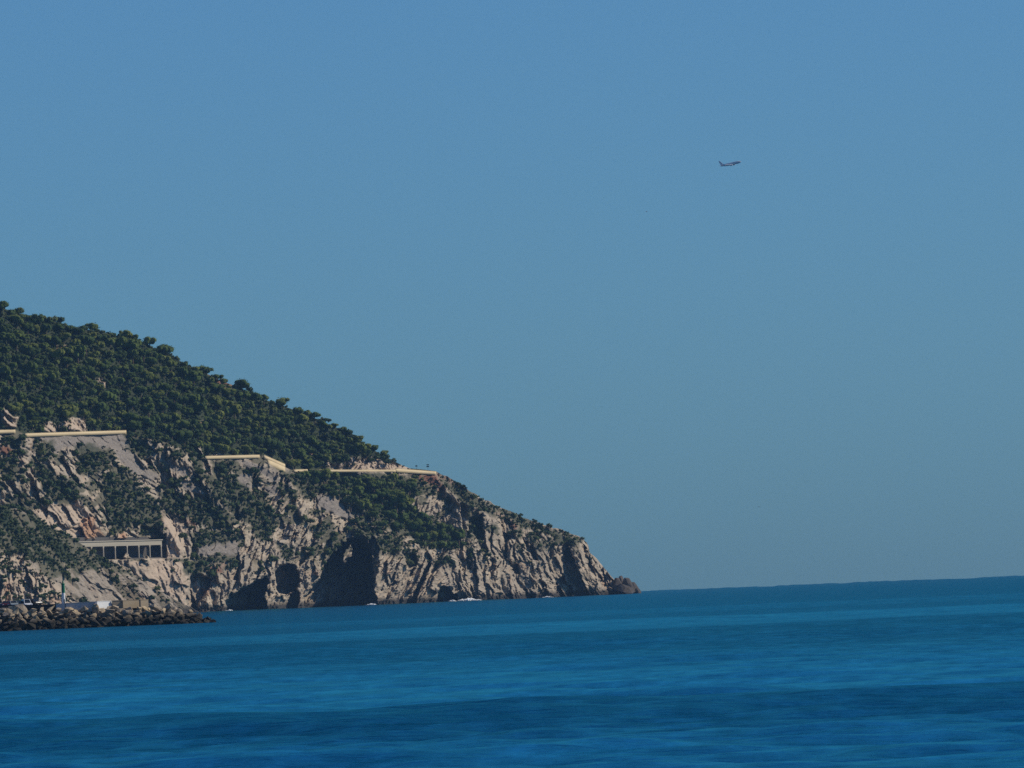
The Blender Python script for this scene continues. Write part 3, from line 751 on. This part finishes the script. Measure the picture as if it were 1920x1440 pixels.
CROWNS = [leaf_cloud(20 + i, 13, 676, 0.055, 0.80) for i in range(9)]
BUSHES = [leaf_cloud(60 + i, 3, 78, 0.14, 0.70, (1, 1, 0.4), 0.88) for i in range(8)]
CROWN_ME = [mesh_from('pine_crown', v, q) for v, q in CROWNS]
for me in CROWN_ME: me.materials.append(M_PINE)
BUSH_ME = [mesh_from('bush', v, q) for v, q in BUSHES]
for me in BUSH_ME: me.materials.append(M_BUSH)
def trunk_mesh():
    m = MB(); n = 7; prof = [(0.11, -1.4), (0.085, -0.7), (0.07, 0.0), (0.04, 0.35)]
    m.lathe(prof, n)
    for a, z in ((0.4, -0.35), (2.5, -0.2), (4.6, -0.05)):
        c, s = math.cos(a), math.sin(a)
        q = [(0.03 * -s, 0.03 * c, z), (0.03 * s, -0.03 * c, z), (c * 0.45, s * 0.45, z + 0.32)]
        m.add(q + [(q[0][0], q[0][1], z - 0.06)], [(0, 1, 2), (0, 2, 3), (1, 3, 2)])
    me = m.mesh('pine_trunk'); me.materials.append(M_BARK); return me
TRUNK_ME = trunk_mesh()

def merged(name, items, lib, mat, label):
    """items: (variant, loc, (sx,sy,sz), rotz)"""
    Vs = []; Qs = []; T = []; n = 0
    for k, loc, sc, rz in items:
        v, q = lib[k]; c, s = math.cos(rz), math.sin(rz)
        w = v * np.array(sc); w = np.stack([w[:, 0] * c - w[:, 1] * s, w[:, 0] * s + w[:, 1] * c, w[:, 2]], -1) + loc
        Vs.append(w); Qs.append(q + n); n += len(v); T.append(np.full(len(v), random.random()))
    me = mesh_from(name, np.concatenate(Vs), np.concatenate(Qs))
    at = me.attributes.new('tone', 'FLOAT', 'POINT'); at.data.foreach_set('value', np.concatenate(T).astype(np.float32))
    return obj(name, me, mat, label=label, kind='stuff')

# ------------------------------------------------------------------ pines
def scatter(n, xr, yr, dens, rad, seed):
    """dart throwing in photo space: rad(x,y) = free distance in pixels"""
    r = np.random.default_rng(seed); x = r.uniform(*xr, n); y = r.uniform(*yr, n)
    ok = r.random(n) < dens(x, y); x = x[ok]; y = y[ok]; q = rad(x, y, r)
    keep = []; cell = {}; cs = 16.0
    for i in range(len(x)):
        cx, cy = int(x[i] // cs), int(y[i] // cs); good = True
        for a in (-2, -1, 0, 1, 2):
            for b in (-2, -1, 0, 1, 2):
                for j in cell.get((cx + a, cy + b), ()):
                    if (x[i] - x[j]) ** 2 + ((y[i] - y[j]) * 1.25) ** 2 < (0.5 * (q[i] + q[j])) ** 2: good = False; break
                if not good: break
            if not good: break
        if good: keep.append(i); cell.setdefault((cx, cy), []).append(i)
    return x[keep], y[keep], q[keep]

def forest_density(x, y):
    road = interp(ROAD, x); top = np.interp(x, HEAD.xs, HEAD.ytop)
    m = (y < road - 4) & (y > top) & (x < 768)
    rocks = np.maximum.reduce([np.maximum(poly_mask(x, y, p, 3), poly_mask(x, y - 9, p, 3)) for p in PALES[1:]])
    glade = sstep(0.57, 0.66, fbm(x / 34, y / 20, 801, 3)) * 0.9 + np.maximum.reduce([poly_mask(x, y, p, 4) for p in REDS[2:5]]) * 0.9
    return m * np.clip(1 - rocks * 1.2 - glade, 0, 1)
fx, fy, fr = scatter(14000, (-60, 770), (540, 890), forest_density, lambda x, y, r: r.uniform(11, 24, len(x)) * np.where(x > 560, 0.8, 1.0), 5)
wx_, wy_, wr_ = scatter(5000, (560, 870), (880, 1032), lambda x, y: poly_mask(x, y, WOOD_LOW, 2), lambda x, y, r: r.uniform(12, 23, len(x)), 6)

pines = []
for x, y, q, low in [(a, b, c, 0) for a, b, c in zip(fx, fy, fr)] + [(a, b, c, 1) for a, b, c in zip(wx_, wy_, wr_)]:
    D = float(HEAD.lookup(np.array([x]), np.array([y]))[0]); s = D / F
    rad = q * 0.82 * s * random.uniform(0.85, 1.15)
    if not low and y - float(np.interp(x, HEAD.xs, HEAD.ytop)) < 12: rad *= 0.85
    base = unproj(x, y, D)
    top = float(np.interp(x, HEAD.xs, HEAD.ytop))
    pines.append((rad, base, low, (y - top) < 14 and not low, x, y))
pines.sort(key=lambda p: -p[0])
def pine_label(x, y, low, sky_):
    if low:
        w = 'left' if x < 660 else 'middle' if x < 750 else 'right'
        return 'pine tree in the %s part of the dark wood below the thin far parapet' % w, 'pines of the lower wood, %s part' % w
    w = 'the long left parapet' if x < 240 else 'the bare rocky spur' if x < 383 else 'the middle parapet' if x < 540 else 'the thin far parapet'
    if sky_: return 'pine tree on the skyline of the hill above ' + w, 'skyline pines above ' + w
    road = float(interp(ROAD, np.array([x]))[0]); top = float(np.interp(x, HEAD.xs, HEAD.ytop)); t = (road - y) / max(road - top, 1)
    h = 'low on the slope just above' if t < 0.33 else 'halfway up the slope above' if t < 0.66 else 'high on the slope above'
    return 'pine tree %s %s' % (h, w), 'pines %s %s' % (h, w)
def bush_label(x, y, on_spur):
    if on_spur: w = 'on the brown spur behind the harbour'
    elif y < float(interp(ROAD, np.array([x]))[0]) - 3 and x < 800: w = 'among the pines above the coast road'
    elif x > 815: w = 'on the bare ridge falling to the headland tip'
    elif x < 240: w = 'on the rocks below the long left parapet' if y < 920 else 'on the slope just above the rockfall gallery'
    elif x < 400: w = 'on the rocky spur right of the long left parapet' if y < 930 else 'on the cliff right of the rockfall gallery'
    elif x < 600: w = 'on the slope below the middle parapet' if y < 960 else 'on the cliff above the round cave'
    else: w = 'around the lower pine wood above the large cove'
    return 'large rounded dark green bush ' + w, 'large bushes ' + w
rest = []
shown = 0
for rad, base, low, sky_, x, y in pines:
    k = random.randrange(9); hz = random.uniform(0.85, 1.15); rz = random.uniform(0, 6.28)
    ctr = base + np.array([rad * 0.22, -rad * 0.45, rad * 0.50 * hz])
    if shown < 300 and x > -10:
        shown += 1; lab, grp = pine_label(x, y, low, sky_)
        e = obj('pine_tree', None, loc=ctr - np.array([0, 0, rad * 1.0]), label=lab, cat='tree', group=grp)
        c = obj('crown', CROWN_ME[k], parent=e, loc=(0, 0, rad * 1.0)); c.scale = (rad, rad, rad * hz); c.rotation_euler = (0, 0, rz)
        t = obj('trunk', TRUNK_ME, parent=e, loc=(0, 0, rad * 1.0)); t.scale = (rad, rad, rad)
    else:
        rest.append((k, ctr, (rad, rad, rad * hz), rz))
merged('pine_wood', rest, CROWNS, M_PINE, 'smaller pines filling the woods on the headland')

# ------------------------------------------------------------------ bushes and scrub
bush = []
def add_bushes(sheet, n, xr, yr, dens, seed, r0, r1):
    x, y, q = scatter(n, xr, yr, dens, lambda x, y, r: (r0 + (r1 - r0) * r.random(len(x)) ** 2) * np.where(x > 815, 0.62, 1.0) * np.where((y < interp(ROAD, x) - 3) & (x < 765), 0.8, 1.0), seed)
    D = sheet.lookup(x, y); P = unproj(x, y, D)
    for i in range(len(x)): bush.append((q[i] * 1.12 * D[i] / F, P[i], x[i], y[i], sheet is SPUR))

def head_density(x, y):
    top = np.interp(x, HEAD.xs, HEAD.ytop); road = interp(ROAD, x); H = HEAD.H(x, y)
    base = sstep(0.46, 0.60, fbm(x / 22, y / 16, 91, 4)) * sstep(45, 95, H) * 0.14
    d = np.maximum(HEAD.veg(x, y), base)
    d = np.where((y < road - 3) & (x < 765), 0.9, d); d = np.where((x > 238) & (x < 383) & (y < road + 5), 0.9, d)
    near = (y > road - 7) & (y < road + 12) & ((x < 240) | ((x > 383) & (x < 822)))
    gal = (x > 125) & (x < 318) & (y > 1004) & (y < 1062)
    return d * (y > top) * (1 - 0.93 * HEAD.bare(x, y)) * (1 - HEAD.cave(x, y)) * (H > 25) * (~near) * (~gal)
add_bushes(HEAD, 60000, (-40, 1110), (560, 1120), head_density, 31, 3.4, 13.5)
def spur_density(x, y):
    H = SPUR.H(x, y); top = np.interp(x, SPUR.xs, SPUR.ytop)
    st = sstep(0.45, 0.62, fbm((x - y * 0.9) / 11, (x * 0.5 + y) / 50, 191, 3))
    return (y > top) * (H > 20) * np.clip(SPUR.veg(x, y) * (0.12 + 0.75 * st) + 0.16 * st, 0, 1)
add_bushes(SPUR, 14000, (-40, 350), (940, 1135), spur_density, 32, 2.8, 10.0)
bush.sort(key=lambda b: -b[0])
small = []; nb = 0
for rad, p, x, y, on_spur in bush:
    k = random.randrange(8); hz = random.uniform(0.75, 1.15); rz = random.uniform(0, 6.28)
    ctr = p + np.array([rad * 0.30, -rad * 0.40, rad * 0.30])
    if nb < 300 and x > 5 and not (y < float(interp(ROAD, np.array([x]))[0]) - 3 and x < 765):
        nb += 1; lab, grp = bush_label(x, y, on_spur)
        o = obj('bush', BUSH_ME[k], loc=ctr, label=lab, cat='bush', group=grp)
        o.scale = (rad, rad, rad * hz); o.rotation_euler = (0, 0, rz)
    else: small.append((k, ctr, (rad, rad, rad * hz), rz))
merged('coastal_scrub', small, BUSHES, M_BUSH, 'low green scrub dotted over the headland and the spur')
print('PINES', len(pines), 'BUSHES', len(bush))

# ------------------------------------------------------------------ harbour breakwater
def bw_D(px): return 1965.0 + 0.02 * px
BW_S = 0.1225
def bw_point(px, up, back=0.0):
    """px: photo column on the axis; up: metres above water; back: metres away from the waterline"""
    D = bw_D(px); y = float(water_y(np.array([px]), np.array([D]))[0]); p = unproj(px, y, D)
    return p + np.array([0, back, up])
BW_TOP = [(-260, 5.6), (0, 5.5), (100, 5.0), (200, 4.4), (270, 4.3), (330, 3.9), (365, 2.6), (390, 1.2), (406, 0.2)]
def bw_h(px): return float(interp(BW_TOP, np.array([px]))[0])
bw = obj('breakwater', None, loc=bw_point(100, 0), label='harbour breakwater of heaped tan armour boulders', cat='breakwater')
O = np.array(bw.location)
cols = np.arange(-260, 405, 6.0); V = []
for px in cols:
    h = max(0.2, bw_h(px) - 0.9)
    for back, up in ((-1.5, -2.0), (1.0, 0.1), (6.5, h), (13, h), (20, 0.1), (24, -2)):
        V.append(bw_point(px, up, back) - O)
core = mesh_from('rubble_core', np.array(V), grid_faces(len(cols), 6)[:, ::-1])
obj('rubble_core', core, M_DARKWALL, bw)  # core coloured dark to paint deep shade into the boulder gaps

def boulder_mesh(seed):
    r = np.random.default_rng(seed); bm = bmesh.new()
    for k in range(15):
        d = r.normal(size=3); d /= np.abs(d).max() ** 0.6 * np.linalg.norm(d) ** 0.4
        d *= r.uniform(0.85, 1.05); bm.verts.new((d[0] * 1.1, d[1] * 0.72, d[2] * 0.52))
    bmesh.ops.convex_hull(bm, input=bm.verts)
    bmesh.ops.delete(bm, geom=[v for v in bm.verts if not v.link_faces], context='VERTS')
    me = bpy.data.meshes.new('boulder'); bm.to_mesh(me); bm.free(); me.materials.append(M_BOULDER); return me
BOULD = [boulder_mesh(i) for i in range(12)]
rb = np.random.default_rng(8)
nbl = 0
for row in range(8):
    t = row / 7.0
    px = -10.0 + rb.uniform(0, 8)
    while px < 404 and nbl < 296:
        h = bw_h(px)
        if h > 0.4 or t < 0.4:
            size = rb.uniform(0.75, 1.35) * (1.45 if rb.random() < 0.3 else 1.0)
            up = -0.1 + t * max(0.1, h - 0.5) + rb.uniform(-0.3, 0.3)
            back = -0.3 + t * 6.2 + rb.uniform(-1.6, 1.2)
            o = obj('boulder', BOULD[rb.integers(12)], parent=bw, loc=bw_point(px, up, back) - O)
            s = size * (0.8 if h < 1.6 else 1)
            o.scale = (s * rb.uniform(0.85, 1.3), s * rb.uniform(0.8, 1.1), s * rb.uniform(0.75, 1.1))
            o.rotation_euler = (rb.uniform(-0.8, 0.5), rb.uniform(-0.8, 0.8), rb.uniform(0, 6.28)); nbl += 1
        px += rb.uniform(10, 21)

def quay_wall(px0, px1, y_top0, y_top1, h, thick, back, mat, label, turn=0.0, name='harbour_wall', coping=True):
    """wall between two photo columns on the breakwater crest; turn swings the right end away"""
    a = bw_point(px0, 0, back); b = bw_point(px1, 0, back)
    a = unproj(px0, y_top0, a[1]); b = unproj(px1, y_top1, b[1] + turn)
    e = b - a; L = float(np.hypot(e[0], e[1])); ang = math.atan2(e[1], e[0]); slope = (b[2] - a[2])
    w = obj(name, None, loc=a - np.array([0, 0, h]), label=label, cat='wall'); w.rotation_euler = (0, 0, ang)
    m = MB(); m.v = [(0, 0, -1.2), (L, 0, -1.2), (L, thick, -1.2), (0, thick, -1.2), (0, 0, h), (L, 0, h + slope), (L, thick, h + slope), (0, thick, h)]
    m.f = [(0, 3, 2, 1), (4, 5, 6, 7), (0, 1, 5, 4), (1, 2, 6, 5), (2, 3, 7, 6), (3, 0, 4, 7)]
    obj('wall_face', m.mesh('wall_face'), mat, w)
    if coping:
        c = MB(); k = 0.003; c.v = [(-.05, -.06, h + k), (L + .05, -.06, h + slope + k), (L + .05, thick + .06, h + slope + k), (-.05, thick + .06, h + k), (-.05, -.06, h + .12), (L + .05, -.06, h + slope + .12), (L + .05, thick + .06, h + slope + .12), (-.05, thick + .06, h + .12)]
        c.f = m.f; obj('coping', c.mesh('coping'), mat, w)
    return w
quay_wall(-120, 106, 1139.5, 1133.5, 1.2, 0.5, 7.5, M_DARKWALL, 'low dark quay wall in front of the parked cars')
quay_wall(105, 121.5, 1133.2, 1131.8, 1.3, 0.5, 7.2, M_LIMEWASH, 'short stretch of shaded whitewashed wall left of the beacon')
quay_wall(123, 183, 1131.6, 1128.5, 1.4, 0.5, 7.2, M_LIMEWASH, 'long shaded whitewashed wall right of the beacon')
quay_wall(182, 211, 1128.3, 1127.2, 1.35, 0.6, 6.0, M_WHITE, 'bright sunlit white wall block on the breakwater', turn=3.4)
quay_wall(211, 229, 1126.8, 1126.0, 1.3, 0.5, 8.5, M_BEIGE, 'brownish wall right beside the bright white block', turn=0.4)
quay_wall(230.5, 261.5, 1126.5, 1125.2, 1.4, 0.5, 8.6, M_BEIGE, 'longer beige wall segment near the breakwater end', turn=3.0)
quay_wall(263.5, 278, 1125.3, 1124.6, 1.2, 0.5, 8.6, M_BEIGE, 'shortest beige wall segment, last towards the breakwater end', turn=1.6)

# quay deck behind the wall
Vq = []
for px in np.arange(-260, 300, 20.0): Vq += [bw_point(px, bw_h(px) - 0.25, 7.6) - 0, bw_point(px, bw_h(px) - 0.25, 19)]
obj('quay', mesh_from('quay', np.array(Vq), grid_faces(len(Vq) // 2, 2)[:, ::-1]), M_CONC_D, label='concrete quay on top of the breakwater', kind='structure')

# beacon
def build_beacon():
    b = bw_point(119.5, 0, 8.2); b = unproj(119.5, 1134.0, b[1])
    e = obj('harbour_beacon', None, loc=b, label='slim harbour beacon, white below and green above', cat='beacon')
    m = MB(); m.lathe([(0.62, -0.7), (0.62, 0.25), (0.5, 0.3)], 20); obj('plinth', m.mesh('plinth'), M_CONC, e)
    m = MB(); m.lathe([(0.42, 0.303), (0.40, 2.75)], 24); obj('lower_tower', m.mesh('lower_tower'), M_WHITE, e)
    m = MB(); m.lathe([(0.405, 2.753), (0.37, 4.75), (0.46, 4.8), (0.46, 4.9), (0.34, 4.95)], 24); obj('upper_tower', m.mesh('upper_tower'), M_GREEN, e)
    m = MB(); m.lathe([(0.16, 4.953), (0.16, 5.35), (0.2, 5.38), (0.1, 5.55), (0.02, 5.62)], 16); obj('lantern', m.mesh('lantern'), M_GREEN, e)
    m = MB()
    for k in range(8): m.box(-0.03, 0.0, -0.43, -0.39, 0.5 + k * 0.3, 0.53 + k * 0.3)
    m.box(-0.2, 0.2, -0.44, -0.40, 0.32, 0.34); obj('ladder', m.mesh('ladder'), M_TIN, e)
    m = MB(); m.box(0.04, 0.34, -0.44, -0.3, 0.36, 1.3); obj('door', m.mesh('door'), M_TIN, e)
    lo = e.children
    return e
build_beacon()

# ------------------------------------------------------------------ parked cars
def car(px, y_roof, back, col, label, yaw, van=False, shared={}):
    b = bw_point(px, 0, back); Hc = 1.95 if van else 1.5
    base = unproj(px, y_roof, b[1]) - np.array([0, 0, Hc])
    e = obj('parked_car', None, loc=base, label=label, cat='car', group='cars parked on the quay'); e.rotation_euler = (0, 0, yaw)
    paint = simple('car_paint', col, 0.3, 0.03, 0.5, spec=0.5)
    W = 0.88
    body = [(-2.1, 0.3), (2.05, 0.3), (2.12, 0.62), (2.0, 0.86), (1.0, 0.98), (-1.95, 1.0), (-2.15, 0.7)]
    m = MB(); m.prism(body, -W, W); obj('body', m.mesh('body'), paint, e)
    cab = [(1.15, 0.983), (0.35, Hc), (-1.5 if not van else -1.9, Hc - 0.02), (-2.0, 1.003)]
    n = len(cab); inn = 0.16
    m = MB(); v = [(x, -W + 0.05 + (inn if z > 1.2 else 0), z) for x, z in cab] + [(x, W - 0.05 - (inn if z > 1.2 else 0), z) for x, z in cab]
    m.add(v, [tuple(range(n)), tuple(range(2 * n - 1, n - 1, -1))] + [(i, i + n, (i + 1) % n + n, (i + 1) % n) for i in range(n)])
    cabin = obj('cabin', m.mesh('cabin'), paint, e)
    # glass, proud of the cabin
    def pane(q, nrm):
        c = [sum(p[i] for p in q) / 4 for i in range(3)]
        m = MB(); m.add([[p[i] + (c[i] - p[i]) * 0.12 + nrm[i] * 0.012 for i in range(3)] for p in q], [(0, 1, 2, 3)])
        obj('window', m.mesh('window'), M_GLASS, cabin)
    pane([v[0], v[4], v[5], v[1]], (0.7, 0, 0.7)); pane([v[3], v[7], v[6], v[2]], (-0.7, 0, 0.5))
    pane([v[0], v[1], v[2], v[3]], (0, -1, 0.1)); pane([v[4], v[7], v[6], v[5]], (0, 1, 0.1))
    for x in (-1.3, 1.3):
        for y in (-W + 0.08, W - 0.08):
            m = MB(); m.lathe([(0.2, -0.11), (0.31, -0.1), (0.31, 0.1), (0.2, 0.11)], 14, 'Y', (x, y, 0.31)); obj('wheel', m.mesh('wheel'), M_TYRE, e)
    for y in (-0.6, 0.6):
        m = MB(); m.box(2.0, 2.1, y - 0.2, y + 0.2, 0.62, 0.78); obj('headlight', m.mesh('headlight'), M_LAMP, e)
car(1, 1131.5, 11.0, (0.7, 0.7, 0.7), 'white car at the left edge of the quay', -1.45)
car(10.5, 1127.0, 11.5, (0.10, 0.02, 0.02), 'dark red car second from the left on the quay', -1.5)
car(24.5, 1126.5, 11.0, (0.32, 0.36, 0.36), 'silver grey car in the middle of the parked row', -1.35)
car(35, 1126.5, 13.0, (0.10, 0.13, 0.13), 'dark green-grey car left of the tallest white vehicle', -0.9)
car(49.5, 1123.5, 11.0, (0.78, 0.78, 0.78), 'tall white van, the largest vehicle on the quay', -1.25, True)
car(63.5, 1123.5, 11.4, (0.012, 0.012, 0.016), 'black car at the right end of the parked row', -0.9)

# ------------------------------------------------------------------ surf at the foot of the cliff
def foam(px0, px1, D, up, n, label, seed):
    r = np.random.default_rng(seed); Vs = []; Qs = []; k = 0
    for i in range(n):
        t = r.random(); px = px0 + (px1 - px0) * t; env = math.sin(math.pi * min(max(t, 0.05), 0.95)) ** 0.7
        p = bw0 = unproj(px, float(water_y(np.array([px]), np.array([D]))[0]), D) + np.array([0, r.uniform(-6, 3), 0])
        s = np.array([r.uniform(0.6, 1.8), r.uniform(0.6, 1.5), up * env * r.uniform(0.25, 1.0)])
        v = CSV * s * (1 + (r.random((len(CSV), 1)) - 0.5) * 0.6) + p; Vs.append(v); Qs.append(CSQ + k); k += len(v)
    obj('surf_foam', mesh_from('surf_foam', np.concatenate(Vs), np.concatenate(Qs)), M_FOAM, label=label, kind='stuff')
foam(858, 900, 4938, 1.5, 60, 'longest patch of white surf under the cliff', 1)
foam(843, 852, 4930, 1.2, 10, 'tiny fleck of surf left of the longest patch', 2)
foam(690, 704, 4850, 1.0, 18, 'small white surf patch at the mouth of the large cove', 3)
foam(1018, 1034, 5048, 0.7, 14, 'faint surf patch near the headland tip', 4)
foam(424, 436, 4712, 0.7, 10, 'faint surf fleck near the breakwater end', 5)

# ------------------------------------------------------------------ airliner
def build_plane():
    D = 12400.0
    c = unproj(1370, 307.3, D)
    e = obj('airliner', None, loc=c, label='small grey-blue airliner climbing to the right in the open sky', cat='airplane')
    e.rotation_euler = (math.radians(7), math.radians(-8.5), math.radians(-22))
    L = 33.0; r = 2.0
    m = MB(); m.lathe([(0.15, -L / 2), (0.6, -L / 2 + 2), (1.3, -L / 2 + 5.5), (r, -L / 2 + 10), (r, L / 2 - 5), (1.75, L / 2 - 3), (1.2, L / 2 - 1.3), (0.5, L / 2 - 0.3), (0.1, L / 2)], 20, 'X')
    obj('fuselage', m.mesh('fuselage'), M_PLANE, e)
    def slab(name, pts, t, vertical=False):
        m = MB(); n = len(pts)
        if vertical: v = [(x, -t, z) for x, z in pts] + [(x, t, z) for x, z in pts]
        else: v = [(x, y, z - t) for x, y, z in pts] + [(x, y, z + t) for x, y, z in pts]
        m.add(v, [tuple(range(n)), tuple(range(2 * n - 1, n - 1, -1))] + [(i, i + n, (i + 1) % n + n, (i + 1) % n) for i in range(n)])
        obj(name, m.mesh(name), M_PLANE, e)
    for s in (-1, 1):
        slab('wing', [(3.5, s * 1.5, -1.0), (-2.8, s * 17, 0.6), (-4.3, s * 17, 0.6), (-3.6, s * 5.5, -0.7), (-3.8, s * 1.5, -1.0)], 0.22)
        slab('tailplane', [(-L / 2 + 5.2, s * 0.6, 0.7), (-L / 2 + 1.5, s * 6.2, 1.2), (-L / 2 + 0.1, s * 6.2, 1.2), (-L / 2 + 1.3, s * 0.6, 0.7)], 0.12)
        m = MB(); m.lathe([(0.7, -2.0), (1.05, -0.8), (1.1, 1.4), (0.95, 1.9)], 16, 'X', (2.6, s * 5.7, -2.0)); obj('engine', m.mesh('engine'), M_PLANE, e)
    slab('tail_fin', [(-L / 2 + 8.5, 1.2), (-L / 2 + 5.5, 2.2), (-L / 2 + 0.8, 7.6), (-L / 2 - 0.9, 7.6), (-L / 2 + 1.2, 0.9)], 0.2, True)
build_plane()

# two far gulls
M_GULL = simple('gull_plumage', (0.22, 0.23, 0.25), 0.8, 0.1, 3.0)
def gull(px, py, D, yaw, dih, label):
    e = obj('gull', None, loc=unproj(px, py, D), label=label, cat='bird', group='gulls over the sea'); e.rotation_euler = (0, 0, yaw)
    m = MB(); m.lathe([(0.02, -0.34), (0.09, -0.2), (0.12, 0.02), (0.09, 0.2), (0.07, 0.3), (0.03, 0.38), (0.01, 0.44)], 10, 'X'); obj('body', m.mesh('body'), M_GULL, e)
    for s in (-1, 1):
        m = MB(); z1 = 0.3 * dih; z2 = 0.15 * dih
        top = [(0.14, s * 0.05, 0.03), (0.2, s * 0.38, z1), (0.02, s * 0.82, z2), (-0.02, s * 0.8, z2), (-0.02, s * 0.36, z1 - 0.01), (-0.1, s * 0.05, 0.03)]
        v = top + [(x, y, z - 0.02) for x, y, z in top]; n = 6
        m.add(v, [tuple(range(n)), tuple(range(2 * n - 1, n - 1, -1))] + [(i, i + n, (i + 1) % n + n, (i + 1) % n) for i in range(n)])
        obj('wing', m.mesh('wing'), M_GULL, e)
gull(1212, 397, 4200, 0.6, 0.8, 'faint gull high in the sky, left of the airliner')
gull(1422.5, 950.5, 3600, 1.3, 0.4, 'tiny gull low over the horizon')

# ------------------------------------------------------------------ haze
HAZE = True
if HAZE:
    m = MB(); m.box(-15000, 15000, -15000, 15000, -16, 1400)
    hm = bpy.data.materials.new('haze'); hm.use_nodes = True; t = hm.node_tree
    t.nodes.remove(t.nodes['Principled BSDF'])
    v = t.nodes.new('ShaderNodeVolumePrincipled'); v.inputs['Density'].default_value = 2.0e-5
    v.inputs['Color'].default_value = (0.32, 0.60, 0.98, 1); v.inputs['Anisotropy'].default_value = 0.0
    t.links.new(v.outputs[0], t.nodes['Material Output'].inputs['Volume'])
    obj('haze', m.mesh('haze'), hm, label='thin blue sea haze', kind='stuff')
